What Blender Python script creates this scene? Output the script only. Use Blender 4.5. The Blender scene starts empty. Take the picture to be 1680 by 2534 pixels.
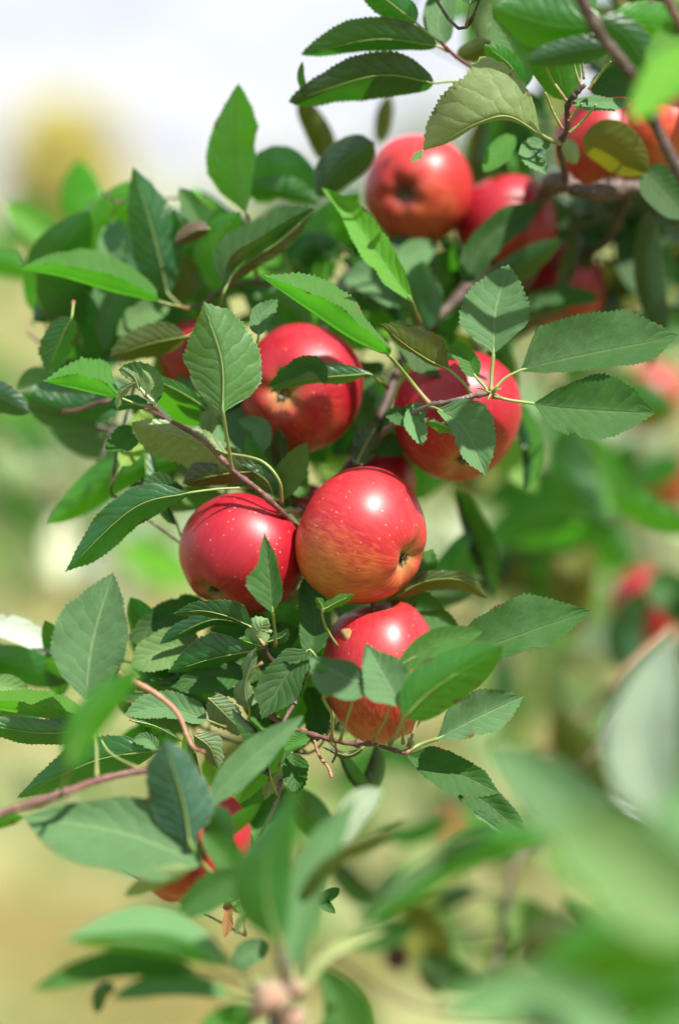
import bpy, math, random
import numpy as np
from mathutils import Vector, Matrix
R = math.radians
scene = bpy.context.scene
col = scene.collection

# ---------------------------------------------------------------- camera
FPX = 5950.0            # focal length in pixels of the 1680 x 2534 photograph (85 mm on a 24 mm wide frame)
FOCUS = 1.35
CAMH = 1.65
PITCH = -7.3
cam_d = bpy.data.cameras.new('camera'); cam = bpy.data.objects.new('camera', cam_d); col.objects.link(cam)
cam.location = (0, 0, CAMH); cam.rotation_euler = (R(90 + PITCH), 0, 0)
cam_d.sensor_fit = 'HORIZONTAL'; cam_d.sensor_width = 24; cam_d.lens = 85
cam_d.clip_start = 0.05; cam_d.clip_end = 2000
cam_d.dof.use_dof = True; cam_d.dof.focus_distance = FOCUS - 0.012; cam_d.dof.aperture_fstop = 1.8
scene.camera = cam

# ---------------------------------------------------------------- light
SUN = Vector((0.44, -0.40, 0.88)).normalized()      # towards the sun: high, to the right, on the camera's side
elev = math.asin(SUN.z); azim = math.atan2(SUN.x, SUN.y)
world = bpy.data.worlds.new('World'); scene.world = world; world.use_nodes = True
wn, wl = world.node_tree.nodes, world.node_tree.links; wn.clear()
wo = wn.new('ShaderNodeOutputWorld'); bg = wn.new('ShaderNodeBackground'); bg.inputs[1].default_value = 0.12
sky = wn.new('ShaderNodeTexSky'); sky.sky_type = 'NISHITA'; sky.sun_disc = False
sky.sun_elevation = elev; sky.sun_rotation = azim
tc = wn.new('ShaderNodeTexCoord'); mp = wn.new('ShaderNodeMapping'); mp.inputs['Scale'].default_value = (1, 1, 2.2)
nz = wn.new('ShaderNodeTexNoise'); nz.inputs['Scale'].default_value = 17; nz.inputs['Detail'].default_value = 3
rp = wn.new('ShaderNodeValToRGB')
rp.color_ramp.elements[0].position = .40; rp.color_ramp.elements[0].color = (3.1, 3.12, 3.6, 1)
rp.color_ramp.elements[1].position = .60; rp.color_ramp.elements[1].color = (4.0, 4.05, 4.2, 1)
mx = wn.new('ShaderNodeMix'); mx.data_type = 'RGBA'; mx.inputs[0].default_value = .86
wl.new(tc.outputs['Generated'], mp.inputs[0]); wl.new(mp.outputs[0], nz.inputs[0]); wl.new(nz.outputs[0], rp.inputs[0])
wl.new(sky.outputs[0], mx.inputs[6]); wl.new(rp.outputs[0], mx.inputs[7]); wl.new(mx.outputs[2], bg.inputs[0]); wl.new(bg.outputs[0], wo.inputs[0])
sd = bpy.data.lights.new('sun', 'SUN'); sd.energy = 5.0; sd.angle = R(.53); sd.color = (1, .955, .88)
so = bpy.data.objects.new('sun', sd); col.objects.link(so)
so.rotation_euler = SUN.to_track_quat('Z', 'Y').to_euler(); so.location = SUN * 6
scene.view_settings.view_transform = 'Standard'; scene.view_settings.look = 'None'
scene.view_settings.exposure = 1.12; scene.view_settings.gamma = 1; scene.view_settings.use_curve_mapping = False
scene.cycles.use_denoising = True
scene.cycles.max_bounces = 8; scene.cycles.transparent_max_bounces = 8; scene.cycles.caustics_reflective = False
scene.cycles.sample_clamp_indirect = 6

# ---------------------------------------------------------------- helpers
CP, SP = math.cos(R(PITCH)), math.sin(R(PITCH))
def at(x, y, d):
    """point that the photograph shows at (x, y), d centimetres behind the plane of focus"""
    Z = FOCUS + d / 100.0
    X = (x - 840) / FPX * Z; Y = -(y - 1267) / FPX * Z
    return np.array((X, Z * CP - Y * SP, CAMH + Z * SP + Y * CP))
def atv(P):                                       # many at once: P is (n, 3) of x, y, d
    P = np.asarray(P, float); Z = FOCUS + P[:, 2] / 100.0
    X = (P[:, 0] - 840) / FPX * Z; Y = -(P[:, 1] - 1267) / FPX * Z
    return np.stack([X, Z * CP - Y * SP, CAMH + Z * SP + Y * CP], 1)
def camdir(x, y, z):                              # right, up, towards the camera -> world
    return Vector((x, y * -SP - z * CP, y * CP - z * SP)).normalized()

def nodes_of(m):
    m.use_nodes = True; n = m.node_tree.nodes; n.clear(); return n, m.node_tree.links
def mth(n, l, op, a, b=None, c=None):
    k = n.new('ShaderNodeMath'); k.operation = op
    for i, v in enumerate((a, b, c)):
        if v is None: continue
        if isinstance(v, (int, float)): k.inputs[i].default_value = v
        else: l.new(v, k.inputs[i])
    return k.outputs[0]
def mixc(n, l, f, a, b, mode='MIX'):
    k = n.new('ShaderNodeMix'); k.data_type = 'RGBA'; k.blend_type = mode
    for i, v in ((0, f), (6, a), (7, b)):
        if isinstance(v, (int, float)): k.inputs[i].default_value = v
        elif isinstance(v, tuple): k.inputs[i].default_value = (*v, 1)
        else: l.new(v, k.inputs[i])
    return k.outputs[2]
def ramp(n, l, f, p0, p1, c0=(0, 0, 0), c1=(1, 1, 1)):
    k = n.new('ShaderNodeValToRGB'); e = k.color_ramp.elements
    e[0].position = p0; e[0].color = (*c0, 1); e[1].position = p1; e[1].color = (*c1, 1)
    l.new(f, k.inputs[0]); return k.outputs[0]
def noise(n, l, vec, scale, detail=2, rough=.5):
    k = n.new('ShaderNodeTexNoise'); k.inputs['Scale'].default_value = scale
    k.inputs['Detail'].default_value = detail; k.inputs['Roughness'].default_value = rough
    if vec is not None: l.new(vec, k.inputs['Vector'])
    return k.outputs[0]

def leaf_material(name, top, under, trans, tw=.36, rough=.36, simple=False):
    m = bpy.data.materials.new(name); n, l = nodes_of(m)
    out = n.new('ShaderNodeOutputMaterial'); geo = n.new('ShaderNodeNewGeometry'); tx = n.new('ShaderNodeTexCoord'); oi = n.new('ShaderNodeObjectInfo')
    back = geo.outputs['Backfacing']
    # value / hue variation between leaves and within one
    n1 = noise(n, l, tx.outputs['Object'], 38, 3, .6)
    rnd = oi.outputs['Random']
    vary = mth(n, l, 'MULTIPLY_ADD', n1, .5, mth(n, l, 'MULTIPLY_ADD', rnd, .5, .5))
    topc = mixc(n, l, 1.0, top, vary, 'MULTIPLY')
    undc = mixc(n, l, 1.0, under, vary, 'MULTIPLY')
    trc = mixc(n, l, 1.0, trans, vary, 'MULTIPLY')
    hue = ramp(n, l, mth(n, l, 'FRACT', mth(n, l, 'MULTIPLY', rnd, 7.31)), .55, 1.0, (1, 1, 1), (1.32, 1.08, .8))
    topc = mixc(n, l, 1.0, topc, hue, 'MULTIPLY'); undc = mixc(n, l, 1.0, undc, hue, 'MULTIPLY'); trc = mixc(n, l, 1.0, trc, hue, 'MULTIPLY')
    fleck = noise(n, l, tx.outputs['Object'], 420, 2, .6)
    topc = mixc(n, l, ramp(n, l, fleck, .62, .8), topc, (top[0] * 2.2 + .02, top[1] * 1.7, top[2] * 1.5 + .02))
    bump_h = None
    if not simple:
        uv = n.new('ShaderNodeUVMap'); uv.uv_map = 'leaf'; sx = n.new('ShaderNodeSeparateXYZ'); l.new(uv.outputs[0], sx.inputs[0])
        u, v = sx.outputs[0], sx.outputs[1]
        av = mth(n, l, 'ABSOLUTE', mth(n, l, 'SUBTRACT', v, .5))          # 0 at midrib, .5 at edge
        wob = noise(n, l, tx.outputs['Object'], 60, 2)
        side = mth(n, l, 'MULTIPLY', mth(n, l, 'SIGN', mth(n, l, 'SUBTRACT', v, .5)), .35)
        s = mth(n, l, 'SUBTRACT', u, mth(n, l, 'MULTIPLY', mth(n, l, 'POWER', av, .85), .42))
        s = mth(n, l, 'ADD', mth(n, l, 'MULTIPLY_ADD', s, 8.5, side), mth(n, l, 'MULTIPLY', wob, 1.7))
        fr = mth(n, l, 'FRACT', s)
        tri = mth(n, l, 'ABSOLUTE', mth(n, l, 'SUBTRACT', fr, .5))        # .5 on a vein, 0 between
        veins = ramp(n, l, tri, .44, .497)
        midr = ramp(n, l, av, .012, .03, (1, 1, 1), (0, 0, 0))
        # fine net between the side veins
        vo = n.new('ShaderNodeTexVoronoi'); vo.feature = 'DISTANCE_TO_EDGE'; vo.inputs['Scale'].default_value = 330
        l.new(tx.outputs['Object'], vo.inputs['Vector'])
        net = ramp(n, l, vo.outputs[0], .0, .12, (1, 1, 1), (0, 0, 0))
        vv = mth(n, l, 'MAXIMUM', mth(n, l, 'MULTIPLY', veins, .45), midr)
        vt = mth(n, l, 'ADD', vv, mth(n, l, 'MULTIPLY', net, .10))
        topc = mixc(n, l, mth(n, l, 'MULTIPLY', vt, .42), topc, (top[0] * 1.9 + .06, top[1] * 1.6 + .06, top[2] * 1.6 + .03))
        undc = mixc(n, l, mth(n, l, 'MULTIPLY', vt, .5), undc, (min(1, under[0] * 1.7 + .05), min(1, under[1] * 1.35 + .04), under[2] * 1.4 + .02))
        edge = ramp(n, l, av, .476, .5)
        topc = mixc(n, l, mth(n, l, 'MULTIPLY', edge, .5), topc, (.30, .34, .10))  # rim lightened in the colour to imitate an edge highlight
        wear = mth(n, l, 'MULTIPLY_ADD', ramp(n, l, av, .36, .5), .17, noise(n, l, tx.outputs['Object'], 85, 3, .6))
        worn = ramp(n, l, mth(n, l, 'MULTIPLY_ADD', mth(n, l, 'FRACT', mth(n, l, 'MULTIPLY', rnd, 3.7)), .09, wear), .80, .83)
        topc = mixc(n, l, mth(n, l, 'MULTIPLY', worn, .75), topc, (.11, .055, .018)); undc = mixc(n, l, mth(n, l, 'MULTIPLY', worn, .7), undc, (.14, .08, .03)); trc = mixc(n, l, mth(n, l, 'MULTIPLY', worn, .8), trc, (.10, .04, .01))
        quilt = mth(n, l, 'MULTIPLY', mth(n, l, 'POWER', mth(n, l, 'MULTIPLY', tri, 2), 2.5), -1.0)
        bump_h = mth(n, l, 'ADD', mth(n, l, 'MULTIPLY', net, -.12), mth(n, l, 'ADD', quilt, mth(n, l, 'MULTIPLY', midr, -1.6)))
        bump_h = mth(n, l, 'MULTIPLY', bump_h, mth(n, l, 'MULTIPLY_ADD', back, -2, 1))
        bump_h = mth(n, l, 'MULTIPLY_ADD', noise(n, l, tx.outputs['Object'], 160, 3), 1.3, bump_h)
        bump_h = mth(n, l, 'MULTIPLY_ADD', noise(n, l, tx.outputs['Object'], 42, 2), 6.5, bump_h)
    colr = mixc(n, l, back, topc, undc)
    p = n.new('ShaderNodeBsdfPrincipled'); l.new(colr, p.inputs['Base Color'])
    l.new(mth(n, l, 'MULTIPLY_ADD', back, .32, mth(n, l, 'MULTIPLY_ADD', n1, .14, rough - .04)), p.inputs['Roughness'])
    l.new(mth(n, l, 'MULTIPLY_ADD', back, -.55, .95), p.inputs['Specular IOR Level'])
    t = n.new('ShaderNodeBsdfTranslucent'); l.new(trc, t.inputs[0])
    if bump_h is not None:
        b = n.new('ShaderNodeBump'); b.inputs['Strength'].default_value = .45; b.inputs['Distance'].default_value = .0005
        l.new(bump_h, b.inputs['Height']); l.new(b.outputs[0], p.inputs['Normal'])
    mxs = n.new('ShaderNodeMixShader'); mxs.inputs[0].default_value = tw
    l.new(p.outputs[0], mxs.inputs[1]); l.new(t.outputs[0], mxs.inputs[2]); l.new(mxs.outputs[0], out.inputs[0])
    return m

LM = {}
def lm(key, *a, **k): LM[key] = leaf_material('leaf_' + key, *a, **k)
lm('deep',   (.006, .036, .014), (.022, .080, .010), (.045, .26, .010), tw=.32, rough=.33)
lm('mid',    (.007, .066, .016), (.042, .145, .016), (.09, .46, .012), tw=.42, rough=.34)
lm('bright', (.016, .125, .008), (.070, .235, .016), (.15, .62, .006), tw=.46, rough=.36)
lm('soft',   (.032, .135, .022), (.120, .225, .050), (.18, .46, .03), tw=.42, rough=.42)
lm('sheen_teal', (.030, .112, .062), (.080, .175, .065), (.06, .28, .025), tw=.26, rough=.44)  # teal base colour imitates the bluish sky sheen on leaf tops
lm('pale',   (.150, .255, .110), (.250, .330, .150), (.28, .42, .10), tw=.28, rough=.5)
lm('silver', (.165, .245, .180), (.22, .30, .21), (.16, .30, .10), tw=.2, rough=.5)
lm('fresh',  (.055, .180, .045), (.135, .270, .085), (.20, .50, .06), tw=.42, rough=.42)
lm('white',  (.34, .41, .32), (.38, .45, .35), (.3, .42, .22), tw=.2, rough=.5)  # near-white leaf colour imitating strongly sunlit glints
lm('olive',  (.034, .070, .006), (.088, .118, .016), (.18, .22, .006), tw=.34)
lm('dry',    (.090, .050, .018), (.16, .10, .04), (.2, .1, .02), tw=.2, rough=.6)
lm('yellow', (.50, .46, .14), (.62, .57, .2), (.62, .58, .16), tw=.4, simple=True)
lm('far_green', (.05, .13, .03), (.08, .17, .05), (.14, .32, .03), tw=.35, simple=True)
lm('far_pale', (.56, .62, .40), (.60, .66, .46), (.6, .7, .3), tw=.35, simple=True)

def stalk_material():
    m = bpy.data.materials.new('leaf_stalk'); n, l = nodes_of(m)
    out = n.new('ShaderNodeOutputMaterial'); p = n.new('ShaderNodeBsdfPrincipled'); uv = n.new('ShaderNodeUVMap'); uv.uv_map = 'leaf'
    sx = n.new('ShaderNodeSeparateXYZ'); l.new(uv.outputs[0], sx.inputs[0]); oi = n.new('ShaderNodeObjectInfo')
    red = mth(n, l, 'MULTIPLY', ramp(n, l, sx.outputs[0], .0, .42, (1, 1, 1), (0, 0, 0)), mth(n, l, 'MULTIPLY_ADD', oi.outputs['Random'], .7, .25))
    c = mixc(n, l, red, (.20, .27, .075), (.24, .07, .045))
    l.new(c, p.inputs['Base Color']); p.inputs['Roughness'].default_value = .5
    p.inputs['Subsurface Weight'].default_value = .15; p.inputs['Subsurface Radius'].default_value = (.002, .002, .001)
    l.new(p.outputs[0], out.inputs[0]); return m
STALK = stalk_material()

def bark_material(name, c0, c1, scale=70, fuzz=0):
    m = bpy.data.materials.new(name); n, l = nodes_of(m)
    out = n.new('ShaderNodeOutputMaterial'); p = n.new('ShaderNodeBsdfPrincipled'); tx = n.new('ShaderNodeTexCoord')
    n1 = noise(n, l, tx.outputs['Object'], scale, 4, .65)
    c = mixc(n, l, ramp(n, l, n1, .35, .65), c0, c1)
    vo = n.new('ShaderNodeTexVoronoi'); vo.inputs['Scale'].default_value = 260; l.new(tx.outputs['Object'], vo.inputs['Vector'])
    c = mixc(n, l, ramp(n, l, vo.outputs['Distance'], .08, .2, (.8, .8, .8), (0, 0, 0)), c, (.46, .38, .28))
    l.new(c, p.inputs['Base Color']); p.inputs['Roughness'].default_value = .62
    b = n.new('ShaderNodeBump'); b.inputs['Strength'].default_value = .6; b.inputs['Distance'].default_value = .0008
    l.new(mth(n, l, 'ADD', n1, noise(n, l, tx.outputs['Object'], 600, 3)), b.inputs['Height']); l.new(b.outputs[0], p.inputs['Normal'])
    if fuzz: p.inputs['Sheen Weight'].default_value = fuzz
    l.new(p.outputs[0], out.inputs[0]); return m
BARK = bark_material('brown_bark', (.040, .022, .018), (.095, .058, .048))
BARK_RED = bark_material('reddish_bark', (.075, .026, .022), (.16, .072, .058))
BARK_GREY = bark_material('grey_bark', (.08, .055, .048), (.18, .135, .12), 40)
BARK_FUZZ = bark_material('downy_bark', (.30, .34, .22), (.40, .42, .32), 120, .6)
PINK = bark_material('pink_stalk', (.30, .115, .075), (.31, .19, .10), 60)
FUZZPALE = bark_material('pale_bud', (.22, .19, .10), (.30, .15, .10), 50, .4)

def apple_material(name, red, red2, yel, amount, basin=(.34, .26, .07), bw=.8):
    m = bpy.data.materials.new(name); n, l = nodes_of(m)
    out = n.new('ShaderNodeOutputMaterial'); p = n.new('ShaderNodeBsdfPrincipled'); tx = n.new('ShaderNodeTexCoord')
    at_ = n.new('ShaderNodeAttribute'); at_.attribute_name = 'ground'
    sx = n.new('ShaderNodeSeparateXYZ'); l.new(tx.outputs['Object'], sx.inputs[0])
    cx = n.new('ShaderNodeCombineXYZ'); l.new(sx.outputs[0], cx.inputs[0]); l.new(sx.outputs[1], cx.inputs[1])
    nv = n.new('ShaderNodeVectorMath'); nv.operation = 'NORMALIZE'; l.new(cx.outputs[0], nv.inputs[0])
    c2 = n.new('ShaderNodeCombineXYZ'); l.new(mth(n, l, 'MULTIPLY', sx.outputs[2], 9.0), c2.inputs[2])
    ad = n.new('ShaderNodeVectorMath'); ad.operation = 'ADD'; l.new(nv.outputs[0], ad.inputs[0]); l.new(c2.outputs[0], ad.inputs[1])
    streak = noise(n, l, ad.outputs[0], 16, 4, .7)
    blot = noise(n, l, tx.outputs['Object'], 34, 3, .6)
    f = mth(n, l, 'MULTIPLY_ADD', mth(n, l, 'SUBTRACT', streak, .5), .9, mth(n, l, 'MULTIPLY_ADD', mth(n, l, 'SUBTRACT', blot, .5), .6, at_.outputs['Fac']))
    f = ramp(n, l, f, .30, .92)
    rr = mixc(n, l, ramp(n, l, streak, .35, .7), red, red2)
    c = mixc(n, l, mth(n, l, 'MULTIPLY', f, amount), rr, yel)
    # russet lenticels
    vo = n.new('ShaderNodeTexVoronoi'); vo.inputs['Scale'].default_value = 250; vo.inputs['Randomness'].default_value = 1
    l.new(tx.outputs['Object'], vo.inputs['Vector'])
    sel = ramp(n, l, noise(n, l, vo.outputs['Position'], 900, 0), .42, .56)
    dot = mth(n, l, 'MULTIPLY', ramp(n, l, vo.outputs['Distance'], .07, .19, (1, 1, 1), (0, 0, 0)), sel)
    c = mixc(n, l, mth(n, l, 'MULTIPLY', dot, .55), c, (.62, .30, .16))
    # calyx basin colour: greenish russet, near black on the dark-eyed apple
    ba = n.new('ShaderNodeAttribute'); ba.attribute_name = 'basin'
    c = mixc(n, l, mth(n, l, 'MULTIPLY', ba.outputs['Fac'], bw), c, basin)
    l.new(c, p.inputs['Base Color'])
    l.new(mth(n, l, 'MULTIPLY_ADD', blot, .26, .28), p.inputs['Roughness'])
    p.inputs['Specular IOR Level'].default_value = .42
    p.inputs['Coat Weight'].default_value = .22; p.inputs['Coat Roughness'].default_value = .52
    p.inputs['Subsurface Weight'].default_value = .12; p.inputs['Subsurface Radius'].default_value = (.006, .002, .001)
    p.inputs['Subsurface Scale'].default_value = 1
    b = n.new('ShaderNodeBump'); b.inputs['Strength'].default_value = .25; b.inputs['Distance'].default_value = .0004
    l.new(noise(n, l, tx.outputs['Object'], 55, 3), b.inputs['Height']); l.new(b.outputs[0], p.inputs['Normal'])
    l.new(p.outputs[0], out.inputs[0]); return m
AP_RED = apple_material('apple_red', (.28, .003, .014), (.35, .008, .018), (.52, .14, .03), .6)
AP_BLUSH = apple_material('apple_blush', (.32, .006, .017), (.41, .024, .022), (.52, .21, .04), .9)
AP_DARK = apple_material('apple_dark_eye', (.34, .012, .018), (.40, .03, .022), (.45, .14, .03), .8, (.05, .025, .012), 1.0)
AP_ORANGE = apple_material('apple_orange', (.42, .02, .014), (.50, .06, .02), (.55, .20, .05), .9)
def flat(name, c, r=.7):
    m = bpy.data.materials.new(name); n, l = nodes_of(m)
    out = n.new('ShaderNodeOutputMaterial'); p = n.new('ShaderNodeBsdfPrincipled'); tx = n.new('ShaderNodeTexCoord')
    l.new(mixc(n, l, noise(n, l, tx.outputs['Object'], 300, 3), tuple(x * .6 for x in c), tuple(min(1, x * 1.4) for x in c)), p.inputs[0])
    p.inputs['Roughness'].default_value = r; l.new(p.outputs[0], out.inputs[0]); return m
CALYX = flat('dried_calyx', (.11, .095, .05)); SCAB = flat('russet_scab', (.30, .17, .06), .8); DRYFRUIT = flat('shrivelled_fruit', (.05, .02, .012))

# ---------------------------------------------------------------- object builders
def link(name, verts, faces, mat, parent=None, org=(0, 0, 0), uvs=None, smooth=True, attrs=None):
    """ONE mesh object; verts in world space, org its origin in world space"""
    org = np.asarray(org, float); me = bpy.data.meshes.new(name)
    me.from_pydata((np.asarray(verts) - org).tolist(), [], faces)
    if uvs is not None:
        ul = me.uv_layers.new(name='leaf'); idx = np.empty(len(me.loops), dtype=np.int32); me.loops.foreach_get('vertex_index', idx)
        ul.data.foreach_set('uv', np.asarray(uvs, dtype=np.float32)[idx].ravel())
    for k, v in (attrs or {}).items():
        a = me.attributes.new(k, 'FLOAT', 'POINT'); a.data.foreach_set('value', np.asarray(v, dtype=np.float32))
    if smooth: me.polygons.foreach_set('use_smooth', [True] * len(me.polygons))
    me.materials.append(mat); me.update()
    o = bpy.data.objects.new(name, me); col.objects.link(o)
    if parent is not None:
        o.parent = parent; w = np.array((0., 0., 0.)); q = parent
        while q is not None: w += np.array(q.location); q = q.parent
        o.location = org - w
    else: o.location = org
    return o
def tag(o, label, cat, group=None, kind=None):
    if label: o['label'] = label
    if cat: o['category'] = cat
    if group: o['group'] = group
    if kind: o['kind'] = kind
    return o
def spline(P, n):
    """Catmull-Rom through the rows of P"""
    P = np.asarray(P, float)
    if len(P) == 2: return P[0] + (P[1] - P[0]) * np.linspace(0, 1, n)[:, None]
    Q = np.vstack([2 * P[0] - P[1], P, 2 * P[-1] - P[-2]])
    seg = np.linalg.norm(np.diff(P[:, :2], axis=0), axis=1) + 1e-6; cum = np.concatenate([[0], np.cumsum(seg)]) / seg.sum()
    out = []
    for t in np.linspace(0, 1, n):
        i = min(max(np.searchsorted(cum, t, 'right') - 1, 0), len(P) - 2); k = (t - cum[i]) / (cum[i + 1] - cum[i])
        a, b, c, d = Q[i:i + 4]
        out.append(.5 * (2 * b + (c - a) * k + (2 * a - 5 * b + 4 * c - d) * k * k + (3 * b - a - 3 * c + d) * k ** 3))
    return np.array(out)
def tube(C, rad, sides=8, close=True):
    """verts, faces, uv of a tube along world points C with radii rad"""
    n = len(C); T = np.gradient(C, axis=0); T /= np.linalg.norm(T, axis=1)[:, None] + 1e-12
    N = np.cross(T[0], (0.31, .2, .93)); N /= np.linalg.norm(N); V, U = [], []
    for i in range(n):
        N = N - T[i] * np.dot(N, T[i]); N /= np.linalg.norm(N); B = np.cross(T[i], N)
        for k in range(sides):
            a = 2 * math.pi * k / sides
            V.append(C[i] + (N * math.cos(a) + B * math.sin(a)) * rad[i]); U.append((i / (n - 1), k / sides))
    F = [(i * sides + k, i * sides + (k + 1) % sides, (i + 1) * sides + (k + 1) % sides, (i + 1) * sides + k) for i in range(n - 1) for k in range(sides)]
    if close:
        F.append(tuple(range(sides))[::-1]); F.append(tuple((n - 1) * sides + k for k in range(sides)))
    return V, F, U
def stem(name, pts, r0, r1, mat, parent, sides=10, knobs=0, seed=0, n=None):
    """woody stem: pts of (x, y, d); radii in photograph pixels"""
    rng = np.random.default_rng(seed + len(pts)); n = n or max(12, len(pts) * 10)
    C = atv(spline(pts, n)); t = np.linspace(0, 1, n)
    rad = .82 * (r0 + (r1 - r0) * t) * FOCUS / FPX
    rad = rad * (1 + .10 * rng.standard_normal(n))
    for k in range(knobs):
        c = rng.uniform(.05, .95); rad = rad * (1 + .45 * np.exp(-((t - c) / .018) ** 2))
    V, F, U = tube(C, rad, sides)
    return link(name, V, F, mat, parent, C[0], U)

BR = {}
def branch(key, name, label, base, cat='branch', group=None):
    e = bpy.data.objects.new(name, None); e.empty_display_size = .02; col.objects.link(e); e.location = at(*base)
    tag(e, label, cat, group); BR[key] = e; return e

rl = np.random.default_rng(11)
def prof(u, shape):
    # half width of the blade along its length, peak 1
    k = {'o': .88, 'r': 1.0, 'l': .92}[shape]
    f = np.sin(np.pi * np.clip(u, 0, 1) ** k)
    f = np.maximum(f, 0) ** {'o': .56, 'r': .62, 'l': .95}[shape]
    return f * (1 - .25 * np.clip((u - .82) / .18, 0, 1))
def leaf(key, pts, a, b, d=0, face='t', mat='mid', tilt=None, za=None, zb=None, dd=0, bow=0, pet=None, det=1, shape='o', wave=1.0, sr=3.2, hole=0, curl=0):
    """pts: midrib base -> tip in photograph pixels; a, b: half widths left and right of the way to the tip
    (a negative one folds back over the midrib; a list gives the outline); d: depth of the base in cm behind the plane of focus; dd: depth gained at the tip"""
    pts = np.asarray(pts, float)[:, :2]
    L = np.linalg.norm(np.diff(pts, axis=0), axis=1).sum()
    sc = (FOCUS + d / 100) / FOCUS * 1.0
    pxcm = FOCUS / FPX * 100 * sc
    teeth = int(np.clip(L / 11, 9, 30)) if det else 0
    nu = 2 * teeth + 2 if det else 15
    nv = 5 if det else 3
    if det == 2: nv = 7
    u = np.linspace(0, 1, nu); C = spline(pts, nu)
    T = np.gradient(C, axis=0); T /= np.linalg.norm(T, axis=1)[:, None] + 1e-9
    N = np.stack([T[:, 1], -T[:, 0]], 1)
    if tilt is None: tilt = .45 if face == 't' else -.45
    W0 = .27 * L
    ph = rl.uniform(0, 6.28, 6); wv = wave * rl.uniform(.7, 1.3)
    cy = pts[:, 1].mean()
    bites = [(.20 if det and rl.random() < .2 else 0) * rl.uniform(.4, 1) for _ in (0, 1)]; bitec = rl.uniform(.3, .85, 2)
    rows, uvs = [], []
    sides = []
    for s, w, z in ((0, a, za), (1, b, zb)):
        if isinstance(w, (list, tuple)):
            wu = np.interp(u, np.linspace(0, 1, len(w)), w); ww = wu; wmax = max(w, key=abs)
        else:
            ww = w * prof(u, shape); wmax = w
        if z is None:
            z = -.48 * abs(wmax) * pxcm * (1 if face == 't' else -1)
        zz = z * (np.abs(ww) / (abs(wmax) + 1e-6))
        sides.append((ww, zz, wmax))
    sv = list(-np.linspace(1, 0, nv)[:-1]) + list(np.linspace(0, 1, nv))
    V = []
    env = np.sin(np.pi * np.clip(u, 0, 1)) ** .5
    for v in sv:
        s = 0 if v < 0 else 1; av = abs(v); ww, zz, wmax = sides[s]; sg = 1 if s == 0 else -1
        off = ww * av
        tt = 0 * u
        if av == 1 and det:
            saw = np.where(np.arange(nu) % 2 == 1, 1.0, 0.0) * (1 + .35 * np.sin(u * 50 + ph[5]))
            off = off * (1 + .045 * saw) + np.sign(wmax) * saw * 1.1
            off = off * (1 + .035 * np.sin(u * 9 + ph[4]) + .02 * np.sin(u * 21 + ph[3])); tt = saw * 2.6
        off = off * (1 - bites[s] * np.exp(-((u - bitec[s]) / .035) ** 2) * av ** 3)
        off = off * (1 - .06 * np.sin(u * 7 + ph[s + 2]) * av)
        P = C + N * (sg * off)[:, None] + T * tt[:, None]
        dep = d + dd * u + bow * np.sin(np.pi * u) + zz * av ** 1.25
        dep = dep + tilt * (cy - P[:, 1]) * pxcm * .9
        dep = dep + wv * .0011 * L * pxcm * 10 * av ** 2 * .75 * env * (np.sin(u * 11 + ph[s]) + .6 * np.sin(u * 23 + ph[s + 1]))
        dep = dep + curl * av ** 3 * abs(wmax) * pxcm
        if det: P = P + N * (sg * wv * av ** 2 * 2.0 * np.sin(u * 13 + ph[s]) * env)[:, None]
        V.append(np.column_stack([P, dep]))
        uvs.append(np.column_stack([u, np.full(nu, .5 + v / 2)]))
    m = len(sv); V = np.vstack(V); UV = np.vstack(uvs); Wd = atv(V)
    F = []
    flip = face != 't'
    for j in range(m - 1):
        for i in range(nu - 1):
            q = (j * nu + i, (j + 1) * nu + i, (j + 1) * nu + i + 1, j * nu + i + 1)
            F.append(q if flip else q[::-1])
    base = Wd[(m // 2) * nu]
    o = link('leaf', Wd, F, LM[mat], BR[key], base, UV)
    # stalk running on into the midrib, on the underside of the blade
    mid = V[(m // 2) * nu:(m // 2 + 1) * nu].copy(); lift = (.05 if face == 't' else -.05)
    if pet is not None or det:
        mp = mid[:: 3 if det else 4].copy(); mp = mp[: max(3, int(len(mp) * .92))]; mp[:, 2] += lift
        if pet is not None:
            pp = []
            for q in pet: pp.append((q[0], q[1], q[2] if len(q) > 2 else None))
            k = len(pp); bd = mid[0, 2]
            pp = [(x, y, (bd + (d - bd) * (1 - j / k)) if z is None else z) for j, (x, y, z) in enumerate(pp)]
            allp = np.vstack([np.array(pp, float), mp]); frac = len(pp) / len(allp)
        else:
            allp = mp; frac = 0
        n = max(10, len(allp) * 2); S = spline(allp, n); t = np.linspace(0, 1, n)
        lp = np.linalg.norm(np.diff(S[:, :2], axis=0), axis=1); cum = np.concatenate([[0], np.cumsum(lp)]) / lp.sum()
        plen = 0
        if pet is not None:
            j0 = np.argmin(np.linalg.norm(S[:, :2] - mid[0, :2], axis=1)); plen = cum[j0]
        rr = np.where(cum <= plen, sr, sr * .46 * (1 - (cum - plen) / (1 - plen + 1e-6)) + .5)
        if pet is not None: rr = rr * (1 + .7 * np.exp(-(cum / .05) ** 2))
        Vt, Ft, Ut = tube(atv(S), rr * FOCUS / FPX, 6 if det else 5)
        Ut = [(float(cum[int(round(q[0] * (n - 1)))]) / max(plen, .3), q[1]) for q in Ut]
        link('leaf_stalk', Vt, Ft, STALK, o, base, Ut)
    return o

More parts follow.
